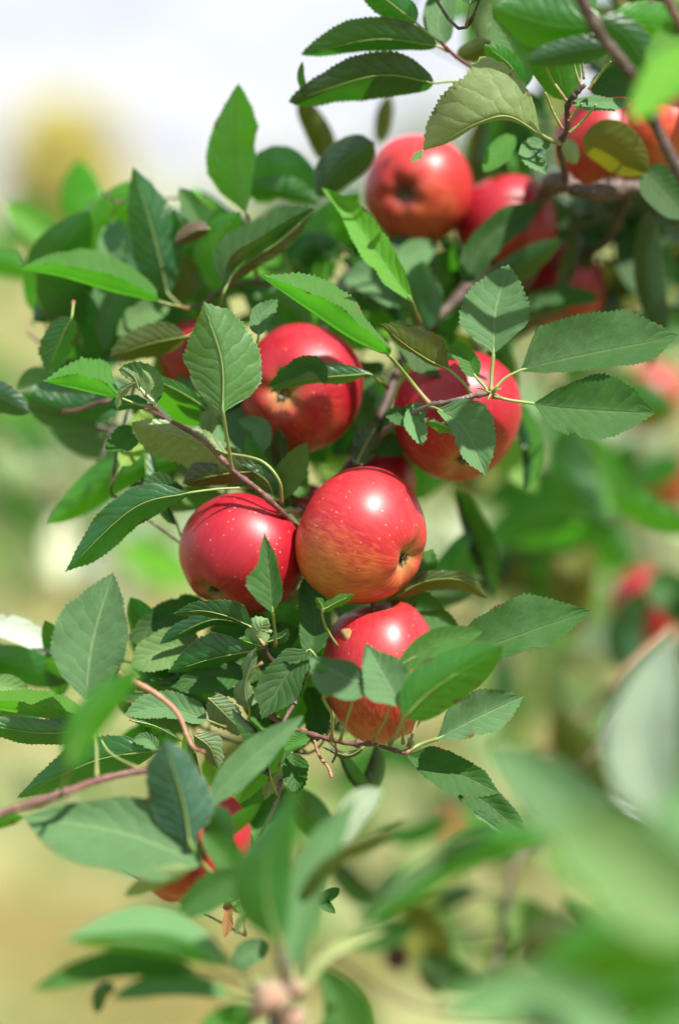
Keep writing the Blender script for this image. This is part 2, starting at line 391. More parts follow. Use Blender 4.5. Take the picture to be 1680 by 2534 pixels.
def fill(key, box, n, dr, mats, seed, ang=None, Ls=(230, 340), avoid=()):
    """further leaves of a branch, spread through the volume it takes up"""
    rng = np.random.default_rng(seed); k = 0; tries = 0; bases = []
    while k < n and tries < n * 30:
        tries += 1
        x = rng.uniform(box[0], box[2]); y = rng.uniform(box[1], box[3]); d = rng.uniform(*dr)
        if any(p[0] < x < p[2] and p[1] < y < p[3] for p in avoid): continue
        s = FOCUS / (FOCUS + d / 100); Lg = rng.uniform(*Ls) * s
        th = rng.uniform(0, 2 * math.pi) if ang is None else rng.normal(*ang)
        dx, dy = math.cos(th), -math.sin(th); bend = rng.uniform(-.18, .18) * Lg
        p0 = (x - dx * Lg / 2, y - dy * Lg / 2); p1 = (x + dy * bend, y - dx * bend); p2 = (x + dx * Lg / 2, y + dy * Lg / 2)
        f = 't' if rng.random() < .55 else 'u'
        w1, w2 = rng.uniform(.14, .27, 2) * Lg
        if rng.random() < .2: w2 = -w2 * .5
        leaf(key, [p0, p1, p2], w1, w2, d, f, mats[rng.integers(len(mats))], tilt=rng.uniform(.1, .9) * (1 if f == 't' else -1), dd=rng.uniform(-3, 3), bow=rng.uniform(-1, 1), det=0,
             pet=[(p0[0] - dx * 55 * s + bend * .3, p0[1] - dy * 55 * s)])
        bases.append((p0[0] - dx * 55 * s + bend * .3, p0[1] - dy * 55 * s, d)); k += 1
    # thin twigs from which these leaves grow
    todo = list(range(len(bases))); W = atv(bases) if bases else None
    while len(todo) > 1:
        c = [todo.pop(0)]
        while todo and len(c) < 5:
            dist = [np.linalg.norm(W[c[-1]] - W[j]) for j in todo]; j = int(np.argmin(dist))
            if dist[j] > .5: break
            c.append(todo.pop(j))
        if len(c) > 1:
            sc_ = 1 / (1 + bases[c[0]][2] / 135)
            stem('twig', [bases[j] for j in c], 5.5, 4, BARK_GREY if seed % 2 else BARK, BR[key], 6, 2, seed + c[0], 6 * len(c))

def apple(cx, cy, rx, ry, d, calyx, label, mat=None, ground=(-.2, -1, .2), gmix=.45, stalk_to=None, seed=0, scab=None, lo=False):
    """apple of radii rx, ry (photograph pixels) centred d cm behind the plane of focus; calyx: direction (right, up, towards camera)"""
    rng = np.random.default_rng(seed + 5); nt, npz = (28, 40) if lo else (56, 80)
    c = at(cx, cy, d); s = (FOCUS + d / 100) / FPX; rr = (rx + ry) / 2 * s
    ax = -camdir(*calyx); q = ax.to_track_quat('Z', 'Y'); M = np.array(q.to_matrix())
    g = np.array(camdir(*ground)); ph = rng.uniform(0, 6.28, 3)
    V, gr, bas = [], [], []
    for i in range(nt + 1):
        th = math.pi * i / nt
        for k in range(npz):
            f = 2 * math.pi * k / npz
            r = math.sin(th) * (1 + .035 * math.cos(th)) * (1 + .018 * math.cos(5 * f + ph[0]) * (.3 + (th / math.pi) ** 2) + .018 * math.cos(2 * f + ph[1]) + .01 * math.cos(3 * f + ph[2]))
            z = .93 * math.cos(th) * (1 + .02 * math.cos(f + ph[1]))
            z -= .33 * math.exp(-(th / .36) ** 2); z += .23 * math.exp(-((math.pi - th) / .27) ** 2)
            z += .02 * math.cos(5 * f + ph[0]) * math.exp(-((math.pi - th - .45) / .3) ** 2)
            V.append((r, r and r * 0 or 0, z) if False else (r * math.cos(f), r * math.sin(f), z))
            bas.append(max(math.exp(-((math.pi - th) / .26) ** 2), .9 * math.exp(-(th / .3) ** 2)))
    V = np.array(V); W = V @ M.T
    # fit the outline of the photograph: widths across and up the picture
    cr, cu = np.array(camdir(1, 0, 0)), np.array(camdir(0, 1, 0))
    ex = (W @ cr); ey = (W @ cu); fx = rx * s / ((ex.max() - ex.min()) / 2); fy = ry * s / ((ey.max() - ey.min()) / 2)
    fz = (fx + fy) / 2; cf = np.cross(cr, cu)
    mx_, my_ = (ex.max() + ex.min()) / 2, (ey.max() + ey.min()) / 2
    W2 = np.outer((ex - mx_) * fx, cr) + np.outer((ey - my_) * fy, cu) + np.outer((W @ cf) * fz, cf)
    Ng = W / (np.linalg.norm(W, axis=1)[:, None])
    gr = np.clip(gmix - .06 + .6 * (Ng @ g), 0, 1)
    F = [(i * npz + k, (i + 1) * npz + k, (i + 1) * npz + (k + 1) % npz, i * npz + (k + 1) % npz) for i in range(nt) for k in range(npz)]
    # local frame: mesh stored along the apple's own axis
    me = bpy.data.meshes.new('apple'); me.from_pydata((W2 @ M).tolist(), [], F)
    for k_, v_ in (('ground', gr), ('basin', bas)):
        a_ = me.attributes.new(k_, 'FLOAT', 'POINT'); a_.data.foreach_set('value', np.asarray(v_, dtype=np.float32))
    me.polygons.foreach_set('use_smooth', [True] * len(me.polygons)); me.materials.append(mat or AP_RED)
    o = bpy.data.objects.new('apple', me); col.objects.link(o); o.location = c
    o.rotation_mode = 'QUATERNION'; o.rotation_quaternion = q
    tag(o, label, 'apple', 'apples hanging on the tree')
    def child(name, v, f, m):
        mm = bpy.data.meshes.new(name); mm.from_pydata([tuple(x) for x in v], [], f); mm.materials.append(m)
        mm.polygons.foreach_set('use_smooth', [True] * len(mm.polygons))
        ch = bpy.data.objects.new(name, mm); col.objects.link(ch); ch.parent = o; return ch
    L0 = W2 @ M
    zc = L0[-1]; Vc, Fc = [], []                       # dried sepals in the basin
    for k in range(5):
        a = k * 2 * math.pi / 5 + ph[0]; n0 = len(Vc); rs = rr * .085
        for j in range(5):
            t = j / 4; w = .055 * rr * (1 - t) * (1 + t); r_ = rs * (.35 + 1.1 * t * (1 - .35 * t)); h = -rr * (.02 + .13 * t) + rr * .05 * t * t
            for sgn in (-1, 1):
                Vc.append((zc[0] + r_ * math.cos(a) - sgn * w * math.sin(a), zc[1] + r_ * math.sin(a) + sgn * w * math.cos(a), zc[2] + h))
        for j in range(4): Fc.append((n0 + 2 * j, n0 + 2 * j + 1, n0 + 2 * j + 3, n0 + 2 * j + 2))
    child('calyx', Vc, Fc, CALYX)
    if not lo or True:                                 # stalk out of the stem cavity
        zt = L0[0]; pts = np.array([zt, zt + (0, 0, rr * .22), zt + (rr * .05, rr * .04, rr * .5)])
        C_ = spline(np.array(pts), 10); C_ = np.array(pts[0] + (pts[-1] - pts[0]) * np.linspace(0, 1, 10)[:, None]); C_[:, 0] += rr * .04 * np.sin(np.linspace(0, 3, 10))
        v_, f_, _ = tube(C_, np.linspace(rr * .03, rr * .042, 10), 7); child('stalk', v_, f_, BARK_RED)
    if scab is not None:                               # raised russet scab
        pt = np.array(scab[:2]); best = None
        P = c + W2; rel = P - np.array((0, 0, CAMH)); Zc = rel @ np.array((0, CP, SP)); Xc = rel[:, 0]; Yc = rel @ np.array((0, -SP, CP))
        px = np.stack([840 + Xc / Zc * FPX, 1267 - Yc / Zc * FPX], 1)
        sc_ = np.linalg.norm(px - pt, axis=1) + (Zc > (FOCUS + d / 100)) * 1e4; i0 = sc_.argmin()
        p0 = L0[i0]; nn = p0 / np.linalg.norm(p0); t1 = np.cross(nn, (.3, .2, .9)); t1 /= np.linalg.norm(t1); t2 = np.cross(nn, t1)
        v_ = [p0 + nn * .0006]; f_ = []
        for ring, (rad_, h_) in enumerate(((.35, .0007), (.75, .0005), (1.0, -.0006))):
            for k in range(14):
                a = k / 14 * 6.283; rk = scab[2] * s * rad_ * (1 + .25 * math.sin(3 * a + 1) + .12 * math.sin(7 * a))
                w_ = p0 + t1 * rk * math.cos(a) + t2 * rk * .7 * math.sin(a); w_ = w_ / np.linalg.norm(w_) * np.linalg.norm(p0); v_.append(w_ + nn * h_)
        f_ += [(0, 1 + k, 1 + (k + 1) % 14) for k in range(14)]
        for r_ in range(2): f_ += [(1 + r_ * 14 + k, 1 + r_ * 14 + 14 + k, 1 + r_ * 14 + 14 + (k + 1) % 14, 1 + r_ * 14 + (k + 1) % 14) for k in range(14)]
        child('scab', v_, f_, SCAB)
    return o

# ---------------------------------------------------------------- the setting: meadow, far trees
def ground_material():
    m = bpy.data.materials.new('dry_meadow'); n, l = nodes_of(m)
    out = n.new('ShaderNodeOutputMaterial'); p = n.new('ShaderNodeBsdfPrincipled'); tx = n.new('ShaderNodeTexCoord')
    big = noise(n, l, tx.outputs['Object'], .55, 3, .55); mid = noise(n, l, tx.outputs['Object'], 1.6, 3, .6); fine = noise(n, l, tx.outputs['Object'], 30, 5, .7)
    c = mixc(n, l, ramp(n, l, big, .42, .58), (.235, .185, .038), (.115, .175, .035))
    c = mixc(n, l, ramp(n, l, mid, .46, .66), c, (.38, .39, .16))
    c = mixc(n, l, ramp(n, l, mid, .28, .44, (.6, .6, .6), (0, 0, 0)), c, (.10, .16, .035))
    c = mixc(n, l, .5, c, mixc(n, l, 1.0, c, mixc(n, l, fine, (.5, .5, .5), (1.6, 1.6, 1.5)), 'MULTIPLY'))
    l.new(c, p.inputs[0]); p.inputs['Roughness'].default_value = .9
    b = n.new('ShaderNodeBump'); b.inputs['Distance'].default_value = .05; l.new(fine, b.inputs['Height']); l.new(b.outputs[0], p.inputs['Normal'])
    l.new(p.outputs[0], out.inputs[0]); return m
gx = np.concatenate([-np.geomspace(600, 4, 22), np.linspace(-3, 3, 7), np.geomspace(4, 600, 22)])
gy = np.concatenate([[-60, -20, -8, -3], np.linspace(0, 20, 21), np.geomspace(22, 900, 26)])
GV = [(x, y, .10 * math.sin(x * .35 + 1) * math.cos(y * .21) - .1) for y in gy for x in gx]
GF = [(j * len(gx) + i, j * len(gx) + i + 1, (j + 1) * len(gx) + i + 1, (j + 1) * len(gx) + i) for j in range(len(gy) - 1) for i in range(len(gx) - 1)]
tag(link('meadow', GV, GF, ground_material()), None, None, kind='structure')

def leaf_mass(name, centres, nper, size, mat, parent, seed, kind='stuff'):
    """a crown: leaf-sized faces gathered in clumps; centres (n, 4) of x, y, z, radius"""
    rng = np.random.default_rng(seed); V, F = [], []
    for cx, cy, cz, rr in centres:
        k = int(nper * rng.uniform(.7, 1.3)); P = rng.standard_normal((k, 3)); P /= np.linalg.norm(P, axis=1)[:, None]
        P *= (rng.uniform(0.15, 1, k) ** .5)[:, None] * rr; P += (cx, cy, cz)
        A = rng.standard_normal((k, 3)); A /= np.linalg.norm(A, axis=1)[:, None]
        B = np.cross(A, rng.standard_normal((k, 3))); B /= np.linalg.norm(B, axis=1)[:, None]
        Nn = np.cross(A, B)
        for i in range(k):
            s = size * rng.uniform(.7, 1.3); n0 = len(V)
            V += [P[i] - A[i] * s, P[i] + B[i] * s * .45 + Nn[i] * s * .15, P[i] + A[i] * s, P[i] - B[i] * s * .45 + Nn[i] * s * .15]
            F += [(n0, n0 + 1, n0 + 2), (n0, n0 + 2, n0 + 3)]
    o = link(name, V, F, mat, parent, parent.location if parent else (0, 0, 0), smooth=False)
    if kind: o['kind'] = kind
    return o
def tree(name, label, cat, x, y, h, w, crown_z, mat, seed, clumps=40, nper=60, size=.09, group=None):
    rng = np.random.default_rng(seed)
    e = bpy.data.objects.new(name, None); col.objects.link(e); e.location = (x, y, -.1); tag(e, label, cat, group)
    P = np.array([(x, y, -.15), (x + .05 * w, y, h * .3), (x - .03 * w, y, h * .62), (x, y, h * .85)]); n = 16
    C = spline(P, n) if False else np.array([P[0] + (P[-1] - P[0]) * t + np.array((.05 * w * math.sin(t * 5), 0, 0)) for t in np.linspace(0, 1, n)])
    V, F, U = tube(C, np.linspace(.045 * h, .012 * h, n), 8); trunk = link('trunk', V, F, BARK_GREY, e, e.location, U)
    for k in range(6):
        a = rng.uniform(0, 6.28); z0 = crown_z + rng.uniform(0, .3) * (h - crown_z); e1 = np.array((x + math.cos(a) * w * .4, y + math.sin(a) * w * .4, z0 + .3 * (h - crown_z)))
        s0 = np.array((x, y, z0)); C = np.array([s0 + (e1 - s0) * t + np.array((0, 0, .1 * math.sin(3 * t))) for t in np.linspace(0, 1, 8)])
        V, F, U = tube(C, np.linspace(.018 * h, .005 * h, 8), 6); link('limb', V, F, BARK_GREY, e, e.location, U)
    cs = []
    for k in range(clumps):
        p = rng.standard_normal(3); p /= np.linalg.norm(p); p *= rng.uniform(.4, 1) ** .5
        cs.append((x + p[0] * w * .42, y + p[1] * w * .42, (crown_z + h) / 2 + p[2] * (h - crown_z) * .42, w * rng.uniform(.09, .17)))
    leaf_mass('crown', cs, nper, size, mat, e, seed)
    return e
def px2g(x, dist): return (x - 840) / FPX * dist
tree('yellow_tree', 'small autumn yellow tree standing alone at the far left skyline', 'tree', px2g(160, 42), 42, 3.75, 2.5, .4, LM['yellow'], 3, 70, 90, .12)
for i, (px, dist, h, w, mt, lb) in enumerate((
    (-260, 70, 3.0, 5.0, 'far_green', 'low green tree on the skyline left of the yellow tree'),
    (420, 85, 2.1, 6.0, 'far_pale', 'pale bush on the skyline right of the yellow tree'),
    (760, 80, 3.2, 6.0, 'far_green', 'distant green tree behind the upper middle leaves'),
    (1100, 60, 4.2, 4.2, 'far_green', 'distant green tree behind the highest hanging apples'),
    (1480, 65, 5.2, 5.5, 'far_green', 'tall distant tree behind the upper right branch'),
    (1950, 60, 4.6, 5.5, 'far_green', 'distant tree beyond the right edge of the view'))):
    tree('distant_tree', lb, 'tree', px2g(px, dist), dist, h, w, .3, LM[mt], 20 + i, 36, 50, .16)
for i, (px, dist, h, w, mt, lb) in enumerate((
    (70, 13.5, .75, 1.0, 'far_green', 'blurred green shrub in the meadow at the left edge'),
    (330, 11.5, .62, .8, 'far_pale', 'pale blurred shrub behind the left hand apples'),
    (1480, 9.5, 1.0, .9, 'far_pale', 'pale shrub far behind the right hand leaves'),
    (1260, 12.0, 1.1, 1.3, 'far_green', 'green shrub far behind the middle right gap'))):
    tree('meadow_shrub', lb, 'shrub', px2g(px, dist), dist, h, w, .05, LM[mt], 40 + i, 26, 60, .05)

# ---------------------------------------------------------------- the apple tree's branches
exec_leaves = None
# main drooping limb, mostly hidden
branch('limb', 'main_limb', 'dark woody limb drooping behind the apples, forking from the upper right', (1760, 430, 14))
stem('wood', [(1760, 430, 14), (1620, 458, 10), (1525, 467, 9), (1445, 474, 8), (1372, 452, 9), (1290, 560, 13), (1150, 720, 14), (1010, 860, 11), (950, 1010, 8), (900, 1110, 8), (800, 1240, 7), (770, 1400, 6), (768, 1560, 4), (745, 1700, 2), (700, 1790, 0)], 24, 7, BARK, BR['limb'], 12, 8, 1, 160)
stem('side_wood', [(1560, 470, 10), (1500, 600, 16), (1420, 640, 18), (1330, 660, 20)], 15, 8, BARK, BR['limb'], 10, 3, 2)
stem('side_wood', [(1690, 300, 14), (1640, 480, 14), (1600, 620, 16), (1625, 820, 18)], 16, 8, BARK, BR['limb'], 10, 3, 3)
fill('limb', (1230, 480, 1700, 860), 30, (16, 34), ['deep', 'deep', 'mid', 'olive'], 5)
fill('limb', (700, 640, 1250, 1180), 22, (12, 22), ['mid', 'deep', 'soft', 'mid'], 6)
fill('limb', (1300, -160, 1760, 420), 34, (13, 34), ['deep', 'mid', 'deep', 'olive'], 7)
leaf('limb', [(1290, 765), (1390, 735), (1488, 738)], 30, 26, 14, 't', 'deep', det=0)
leaf('limb', [(1590, 420), (1640, 470), (1700, 540)], 60, 50, 7, 't', 'deep', det=0)
leaf('limb', [(1600, 520), (1605, 680), (1640, 860)], 40, 35, 12, 'u', 'deep', det=0)
leaf('limb', [(1440, 340), (1520, 360), (1605, 425)], 60, 62, 6, 'u', 'olive', det=0, tilt=-.9)
leaf('limb', [(1150, 700), (1210, 590), (1330, 503)], 42, 40, 9, 't', 'deep', tilt=.2)
leaf('limb', [(1180, 720), (1270, 660), (1390, 590)], 30, 40, 12, 'u', 'mid', det=0)
leaf('limb', [(1390, 345), (1410, 375), (1425, 405)], 24, 24, 6, 'u', 'pale', det=0)

# upper middle twig carrying the dark leaves against the sky
branch('sky', 'upper_twig', 'short reddish twig with dark leaves standing out against the white sky', (1290, 250, 6))
stem('wood', [(1300, 300, 7), (1230, 215, 5), (1167, 166, 3.5), (1130, 140, 3), (1095, 108, 2.5)], 8, 6, BARK_RED, BR['sky'], 9, 2, 4)
leaf('sky', [(1082, 113), (930, 96), (748, 133)], 26, 56, 3, 'u', 'deep', tilt=-.9, pet=[(1110, 125)], dd=1)
leaf('sky', [(1075, 204), (930, 186), (716, 250)], 52, 56, 3, 'u', 'deep', tilt=-.9, pet=[(1170, 205), (1120, 200)], dd=1)
leaf('sky', [(1030, 55), (960, 0), (880, -70)], 42, 45, 2, 'u', 'mid', pet=[(1098, 108), (1065, 85)], tilt=-.5)
leaf('sky', [(1100, 110), (1085, 50), (1110, -50)], 40, 40, 5, 't', 'sheen_teal', det=0, tilt=.6)
leaf('sky', [(1130, 140), (1180, 120), (1215, 100)], 28, 26, 5, 'u', 'olive', det=0)
leaf('sky', [(1300, 215), (1268, 120), (1222, 45)], 42, 42, 3.5, 't', 'deep', tilt=.2)
leaf('sky', [(1285, 215), (1262, 160), (1200, 110)], 35, 28, 2.5, 'u', 'bright')
leaf('sky', [(1205, 160), (1188, 60), (1215, -40)], 14, 32, 5, 'u', 'pale', det=0)
leaf('sky', [(1275, 335), (1235, 375), (1197, 425)], 28, 30, 6, 't', 'mid', det=0)
leaf('sky', [(1230, 240), (1290, 260), (1345, 300)], 40, 40, 8, 't', 'deep', det=0)
leaf('sky', [(815, 400), (790, 330), (738, 240)], 34, 34, 14, 'u', 'olive', det=0)
leaf('sky', [(935, 350), (950, 290), (962, 230)], 22, 22, 20, 'u', 'olive', det=0)
leaf('sky', [(760, 240), (745, 190), (748, 150)], 10, 10, 4, 'u', 'mid', det=0)

# spur with long stalks, upper right
branch('spur', 'fruiting_spur', 'knobbly spur with pale upright leaf stalks and one pale curling leaf at the upper right', (1400, 440, 8))
stem('wood', [(1400, 445, 8), (1392, 400, 5), (1384, 358, 3), (1403, 318, 2), (1404, 262, 1), (1430, 225, .5), (1448, 208, .3)], 11, 7, BARK, BR['spur'], 9, 4, 5)
leaf('spur', [(1338, 332), (1258, 287), (1183, 303), (1108, 343), (1046, 372)], [2, 6, 8, 8, 8, 6, 0], [2, 42, 80, 148, 116, 100, 86, 60, 0], 1, 'u', 'pale', tilt=-.55, pet=[(1385, 352, 2.5), (1362, 345, 1.8)], det=2, bow=-1.2, sr=4.5)
leaf('spur', [(1046, 371), (1033, 385), (1019, 398)], 9, 9, 1, 't', 'sheen_teal')
leaf('spur', [(1362, 350), (1310, 372), (1350, 428)], 34, 24, 2, 't', 'sheen_teal', pet=[(1383, 356)], tilt=.6)
leaf('spur', [(1402, 249), (1365, 130), (1280, 60)], 62, 58, 1, 'u', 'bright', det=0)
leaf('spur', [(1410, 248), (1480, 252), (1562, 250)], 14, 22, 1, 't', 'sheen_teal', tilt=.9)
leaf('spur', [(1460, 225), (1520, 200), (1600, 215)], 38, 42, 3, 't', 'deep', det=0)
for j, (p, q, m) in enumerate((((1402, 249), (1343, 142), (1362, 190)), ((1437, 214), (1413, 115), (1420, 160)), ((1445, 195), (1432, 98), (1440, 150)), ((1456, 220), (1512, 150), (1485, 182)), ((1392, 318), (1349, 228), (1368, 275)), ((1408, 328), (1475, 257), (1440, 300)), ((1406, 300), (1440, 255), (1425, 272)))):
    stem('bare_leaf_stalk', [(*p, .5), (*m, .2), (*q, -.6)], 5, 3.6, STALK, BR['spur'], 7, 0, 60 + j)
leaf('spur', [(1343, 142), (1310, 60), (1240, 10)], 48, 48, -2, 'u', 'bright', det=0)
leaf('spur', [(1413, 115), (1400, 20), (1420, -80)], 55, 55, -2, 'u', 'bright', det=0)
leaf('spur', [(1512, 150), (1560, 90), (1640, 60)], 45, 45, -2, 'u', 'mid', det=0)

# blurred branch in front, top right corner
branch('corner', 'corner_branch', 'dark out-of-focus branch crossing the top right corner in front of the apples', (1760, 560, -10))
stem('wood', [(1760, 560, -10), (1680, 425, -10), (1608, 280, -11), (1574, 198, -12), (1483, 80, -13), (1430, -20, -14)], 17, 15, BARK, BR['corner'], 10, 3, 6)
stem('side_wood', [(1720, 160, -12), (1680, 60, -13), (1635, -30, -14)], 15, 12, BARK_RED, BR['corner'], 9, 1, 7)
leaf('corner', [(1720, 110), (1650, 190), (1560, 295)], 52, 55, -24, 't', 'bright', det=0, tilt=.6)
leaf('corner', [(1500, 60), (1380, 60), (1215, 15)], 70, 75, -9, 'u', 'bright', det=0, tilt=-.5)
leaf('corner', [(1520, 110), (1430, 120), (1300, 150)], 38, 36, -9, 'u', 'mid', det=0)
leaf('corner', [(1480, 40), (1560, 100), (1640, 240)], 50, 55, -9, 'u', 'mid', det=0)
leaf('corner', [(1520, 30), (1600, 60), (1700, 50)], 60, 50, -8, 'u', 'bright', det=0)
leaf('corner', [(1470, 40), (1380, -30), (1240, -70)], 55, 60, -8, 'u', 'bright', det=0)
leaf('corner', [(1600, 160), (1640, 120), (1720, 20)], 40, 40, -13, 't', 'mid', det=0)

# upper left shoots
branch('upleft', 'upper_left_shoot', 'leafy shoot of upright green leaves at the upper left, slightly out of focus', (900, 860, 9))
stem('wood', [(960, 850, 11), (800, 730, 9), (640, 700, 8), (560, 712, 8), (480, 760, 8), (390, 745, 7), (330, 720, 8)], 9, 5, BARK, BR['upleft'], 9, 4, 8)
stem('side_wood', [(640, 700, 8), (625, 620, 8), (612, 530, 8)], 6, 5, BARK_RED, BR['upleft'], 8, 1, 9)
leaf('upleft', [(604, 522), (580, 370), (590, 206)], [4, 44, 66, 66, 52, 32, 0], [4, 30, 44, 50, 58, 34, 0], 7, 'u', 'bright', tilt=-.2, pet=[(632, 690), (625, 600)])
leaf('upleft', [(630, 500), (690, 420), (800, 485)], 62, 60, 12, 'u', 'mid', det=0)
leaf('upleft', [(600, 480), (690, 470), (790, 500)], 40, 20, 11, 'u', 'bright', det=0)
leaf('upleft', [(925, 350), (850, 400), (785, 482)], 55, 55, 8, 'u', 'deep', det=0)
leaf('upleft', [(415, 725), (375, 560), (330, 414)], [5, 50, 64, 62, 48, 26, 0], [5, 46, 62, 66, 54, 34, 0], 8, 'u', 'mid', tilt=-.15, pet=[(460, 770)])
leaf('upleft', [(360, 740), (290, 640), (300, 540)], 60, 48, 11, 'u', 'sheen_teal', det=0)
leaf('upleft', [(235, 600), (205, 500), (195, 392)], 52, 52, 26, 'u', 'bright', det=0, tilt=-.2)
leaf('upleft', [(320, 560), (260, 520), (190, 540)], 24, 30, 22, 't', 'sheen_teal', det=0)
leaf('upleft', [(190, 660), (110, 570), (10, 500)], 40, 44, 26, 't', 'mid', det=0)
leaf('upleft', [(505, 575), (480, 520), (444, 465)], 26, 30, 8, 't', 'deep')
leaf('upleft', [(520, 565), (480, 570), (434, 598)], 24, 22, 7, 'u', 'dry')
leaf('upleft', [(555, 715), (530, 610), (592, 525)], 45, 42, 7.5, 'u', 'bright')
leaf('upleft', [(520, 640), (470, 600), (430, 640)], 30, 34, 9, 'u', 'mid', det=0)
leaf('upleft', [(480, 740), (440, 680), (420, 600)], 55, 55, 10, 'u', 'olive', det=0)
leaf('upleft', [(560, 708), (592, 655), (690, 590), (777, 515)], 78, -30, 5, 't', 'deep', tilt=.25, za=1.6, zb=-1.4, pet=[(545, 765, 8), (550, 735)])
leaf('upleft', [(560, 708), (596, 660), (692, 596), (775, 522)], 3, 26, 4.9, 'u', 'olive', tilt=-.2)
leaf('upleft', [(394, 746), (280, 722), (150, 684), (56, 667)], -36, 78, 5, 't', 'mid', tilt=.3, za=-1.4, zb=1.8, pet=[(470, 765, 8), (430, 755)])
leaf('upleft', [(330, 700), (290, 780), (262, 868)], 55, 52, 9, 'u', 'mid', det=0)
leaf('upleft', [(230, 690), (160, 730), (82, 795)], 52, 48, 9, 'u', 'deep', det=0)
leaf('upleft', [(178, 783), (150, 840), (118, 918)], 36, 44, 4, 'u', 'mid', pet=[(182, 745)])
leaf('upleft', [(270, 800), (215, 840), (150, 890)], 34, 38, 12, 't', 'sheen_teal', det=0)
leaf('upleft', [(460, 832), (370, 850), (274, 882)], 34, 48, 5, 'u', 'olive', tilt=-.6, pet=[(500, 820)])
leaf('upleft', [(420, 760), (350, 780), (290, 830)], 30, 35, 9, 't', 'sheen_teal', det=0)
leaf('upleft', [(1018, 742), (930, 620), (860, 520), (797, 464)], [4, 30, 36, 30, 20, 0], [4, 34, 40, 40, 24, 0], 4, 't', 'bright', tilt=.35, pet=[(1040, 800, 6)])
leaf('upleft', [(1062, 812), (1040, 720), (1045, 645)], 50, 52, 9, 'u', 'mid', det=0, tilt=-.2)
leaf('upleft', [(1005, 752), (930, 690), (850, 690)], 45, 48, 11, 't', 'sheen_teal', det=0)
leaf('upleft', [(1000, 700), (1020, 640), (1080, 600)], 40, 40, 12, 't', 'sheen_teal', det=0)
leaf('upleft', [(640, 830), (645, 785), (686, 742)], 26, 24, 1, 't', 'sheen_teal', tilt=.3, pet=[(628, 880)])
leaf('upleft', [(760, 840), (720, 760), (640, 720)], 34, 40, 9, 'u', 'mid', det=0)
leaf('upleft', [(700, 700), (760, 620), (840, 600)], 40, 40, 13, 'u', 'mid', det=0)
leaf('upleft', [(-60, 640), (20, 650), (110, 690)], 30, 34, 24, 'u', 'bright', det=0)
fill('upleft', (560, 560, 1000, 800), 12, (12, 20), ['mid', 'soft', 'bright', 'sheen_teal'], 8)
fill('upleft', (160, 560, 520, 780), 7, (12, 20), ['mid', 'bright', 'mid'], 9, (2.0, .6))
# small curled leaf lying in front of the upper apple
leaf('upleft', [(915, 925), (840, 930), (750, 940), (672, 970)], [0, 14, 18, 14, 10, 6, 0], [4, 26, 34, 30, 44, 46, 0], 2, 'u', 'mid', tilt=-.5, pet=[(960, 960, 6)])
leaf('upleft', [(806, 950), (770, 905), (665, 955)], 12, 26, 1.6, 't', 'deep', tilt=.4)

# left reddish twig with a downy tip
branch('left', 'left_twig', 'slender brown twig pointing up left with a downy tip, above the left apple', (740, 1315, 4))
stem('wood', [(790, 1340, 7), (735, 1308, 4), (700, 1270, 1), (640, 1213, 0), (577, 1165, 0), (510, 1096, 0), (455, 1060, 0), (424, 1042, 0)], 10, 6, BARK_RED, BR['left'], 10, 5, 10)
stem('downy_tip', [(424, 1042, 0), (385, 1000, 0), (350, 965, -.3), (319, 932, -.6)], 7.5, 4, BARK_FUZZ, BR['left'], 9, 4, 11)
leaf('left', [(552, 1020), (548, 890), (505, 748)], [4, 48, 80, 94, 92, 66, 30, 0], [4, 62, 88, 96, 92, 80, 52, 0], -3, 'u', 'fresh', tilt=-.12, pet=[(574, 1168, .2), (566, 1110, -1)], det=2, sr=4.6)
leaf('left', [(562, 1122), (450, 1078), (328, 1046)], 74, 30, 1, 'u', 'pale', tilt=-.4, pet=[(697, 1250, 1), (691, 1190, 0), (645, 1140, 0)], det=2, sr=4)
leaf('left', [(640, 1165), (540, 1175), (455, 1195)], 26, 60, 2, 'u', 'olive', det=1, tilt=-.6)
leaf('left', [(470, 1219), (330, 1258), (163, 1413)], [3, 28, 42, 48, 42, 28, 0], [3, 30, 46, 44, 38, 24, 0], 0, 'u', 'mid', tilt=-.35, pet=[(612, 1207, .2), (540, 1210)], det=2)
leaf('left', [(458, 1222), (390, 1200), (318, 1216)], 10, 28, 3, 't', 'deep', tilt=.6)
leaf('left', [(455, 1130), (300, 1168), (118, 1298)], 46, 52, 9, 'u', 'bright', tilt=-.3, det=0)
leaf('left', [(555, 1045), (465, 980), (375, 935), (305, 906)], [8, 48, 72, 66, 40, 24, 0], [4, 12, 14, 16, 16, 10, 0], 2.5, 'u', 'mid', tilt=-.7, pet=[(560, 1090)])
leaf('left', [(300, 985), (240, 975), (170, 958), (108, 943)], [2, -30, -40, -36, -18, 0], [2, 70, 84, 76, 44, 0], .5, 't', 'mid', tilt=.3, za=-1.3, zb=1.7, pet=[(390, 1010, .4), (340, 1000)], det=2)
leaf('left', [(385, 1000), (350, 935), (295, 915)], 22, 40, .3, 't', 'deep', tilt=.5)
leaf('left', [(506, 1088), (522, 990), (470, 930)], 25, 25, 3, 'u', 'pale', pet=[(508, 1098)], det=0)
leaf('left', [(350, 1060), (310, 1080), (262, 1110)], 34, 26, 2, 't', 'deep')
leaf('left', [(370, 1000), (320, 1000), (262, 1005)], 14, 22, 1, 'u', 'mid')
leaf('left', [(335, 945), (300, 970), (290, 1010)], 10, 8, -.5, 'u', 'pale')
leaf('left', [(345, 965), (330, 930), (300, 910)], 8, 9, -1, 'u', 'pale')
leaf('left', [(360, 980), (372, 945), (352, 915)], 8, 8, -1, 'u', 'pale')
leaf('left', [(290, 1000), (170, 1010), (48, 970)], 26, 34, 7, 'u', 'mid', det=0)
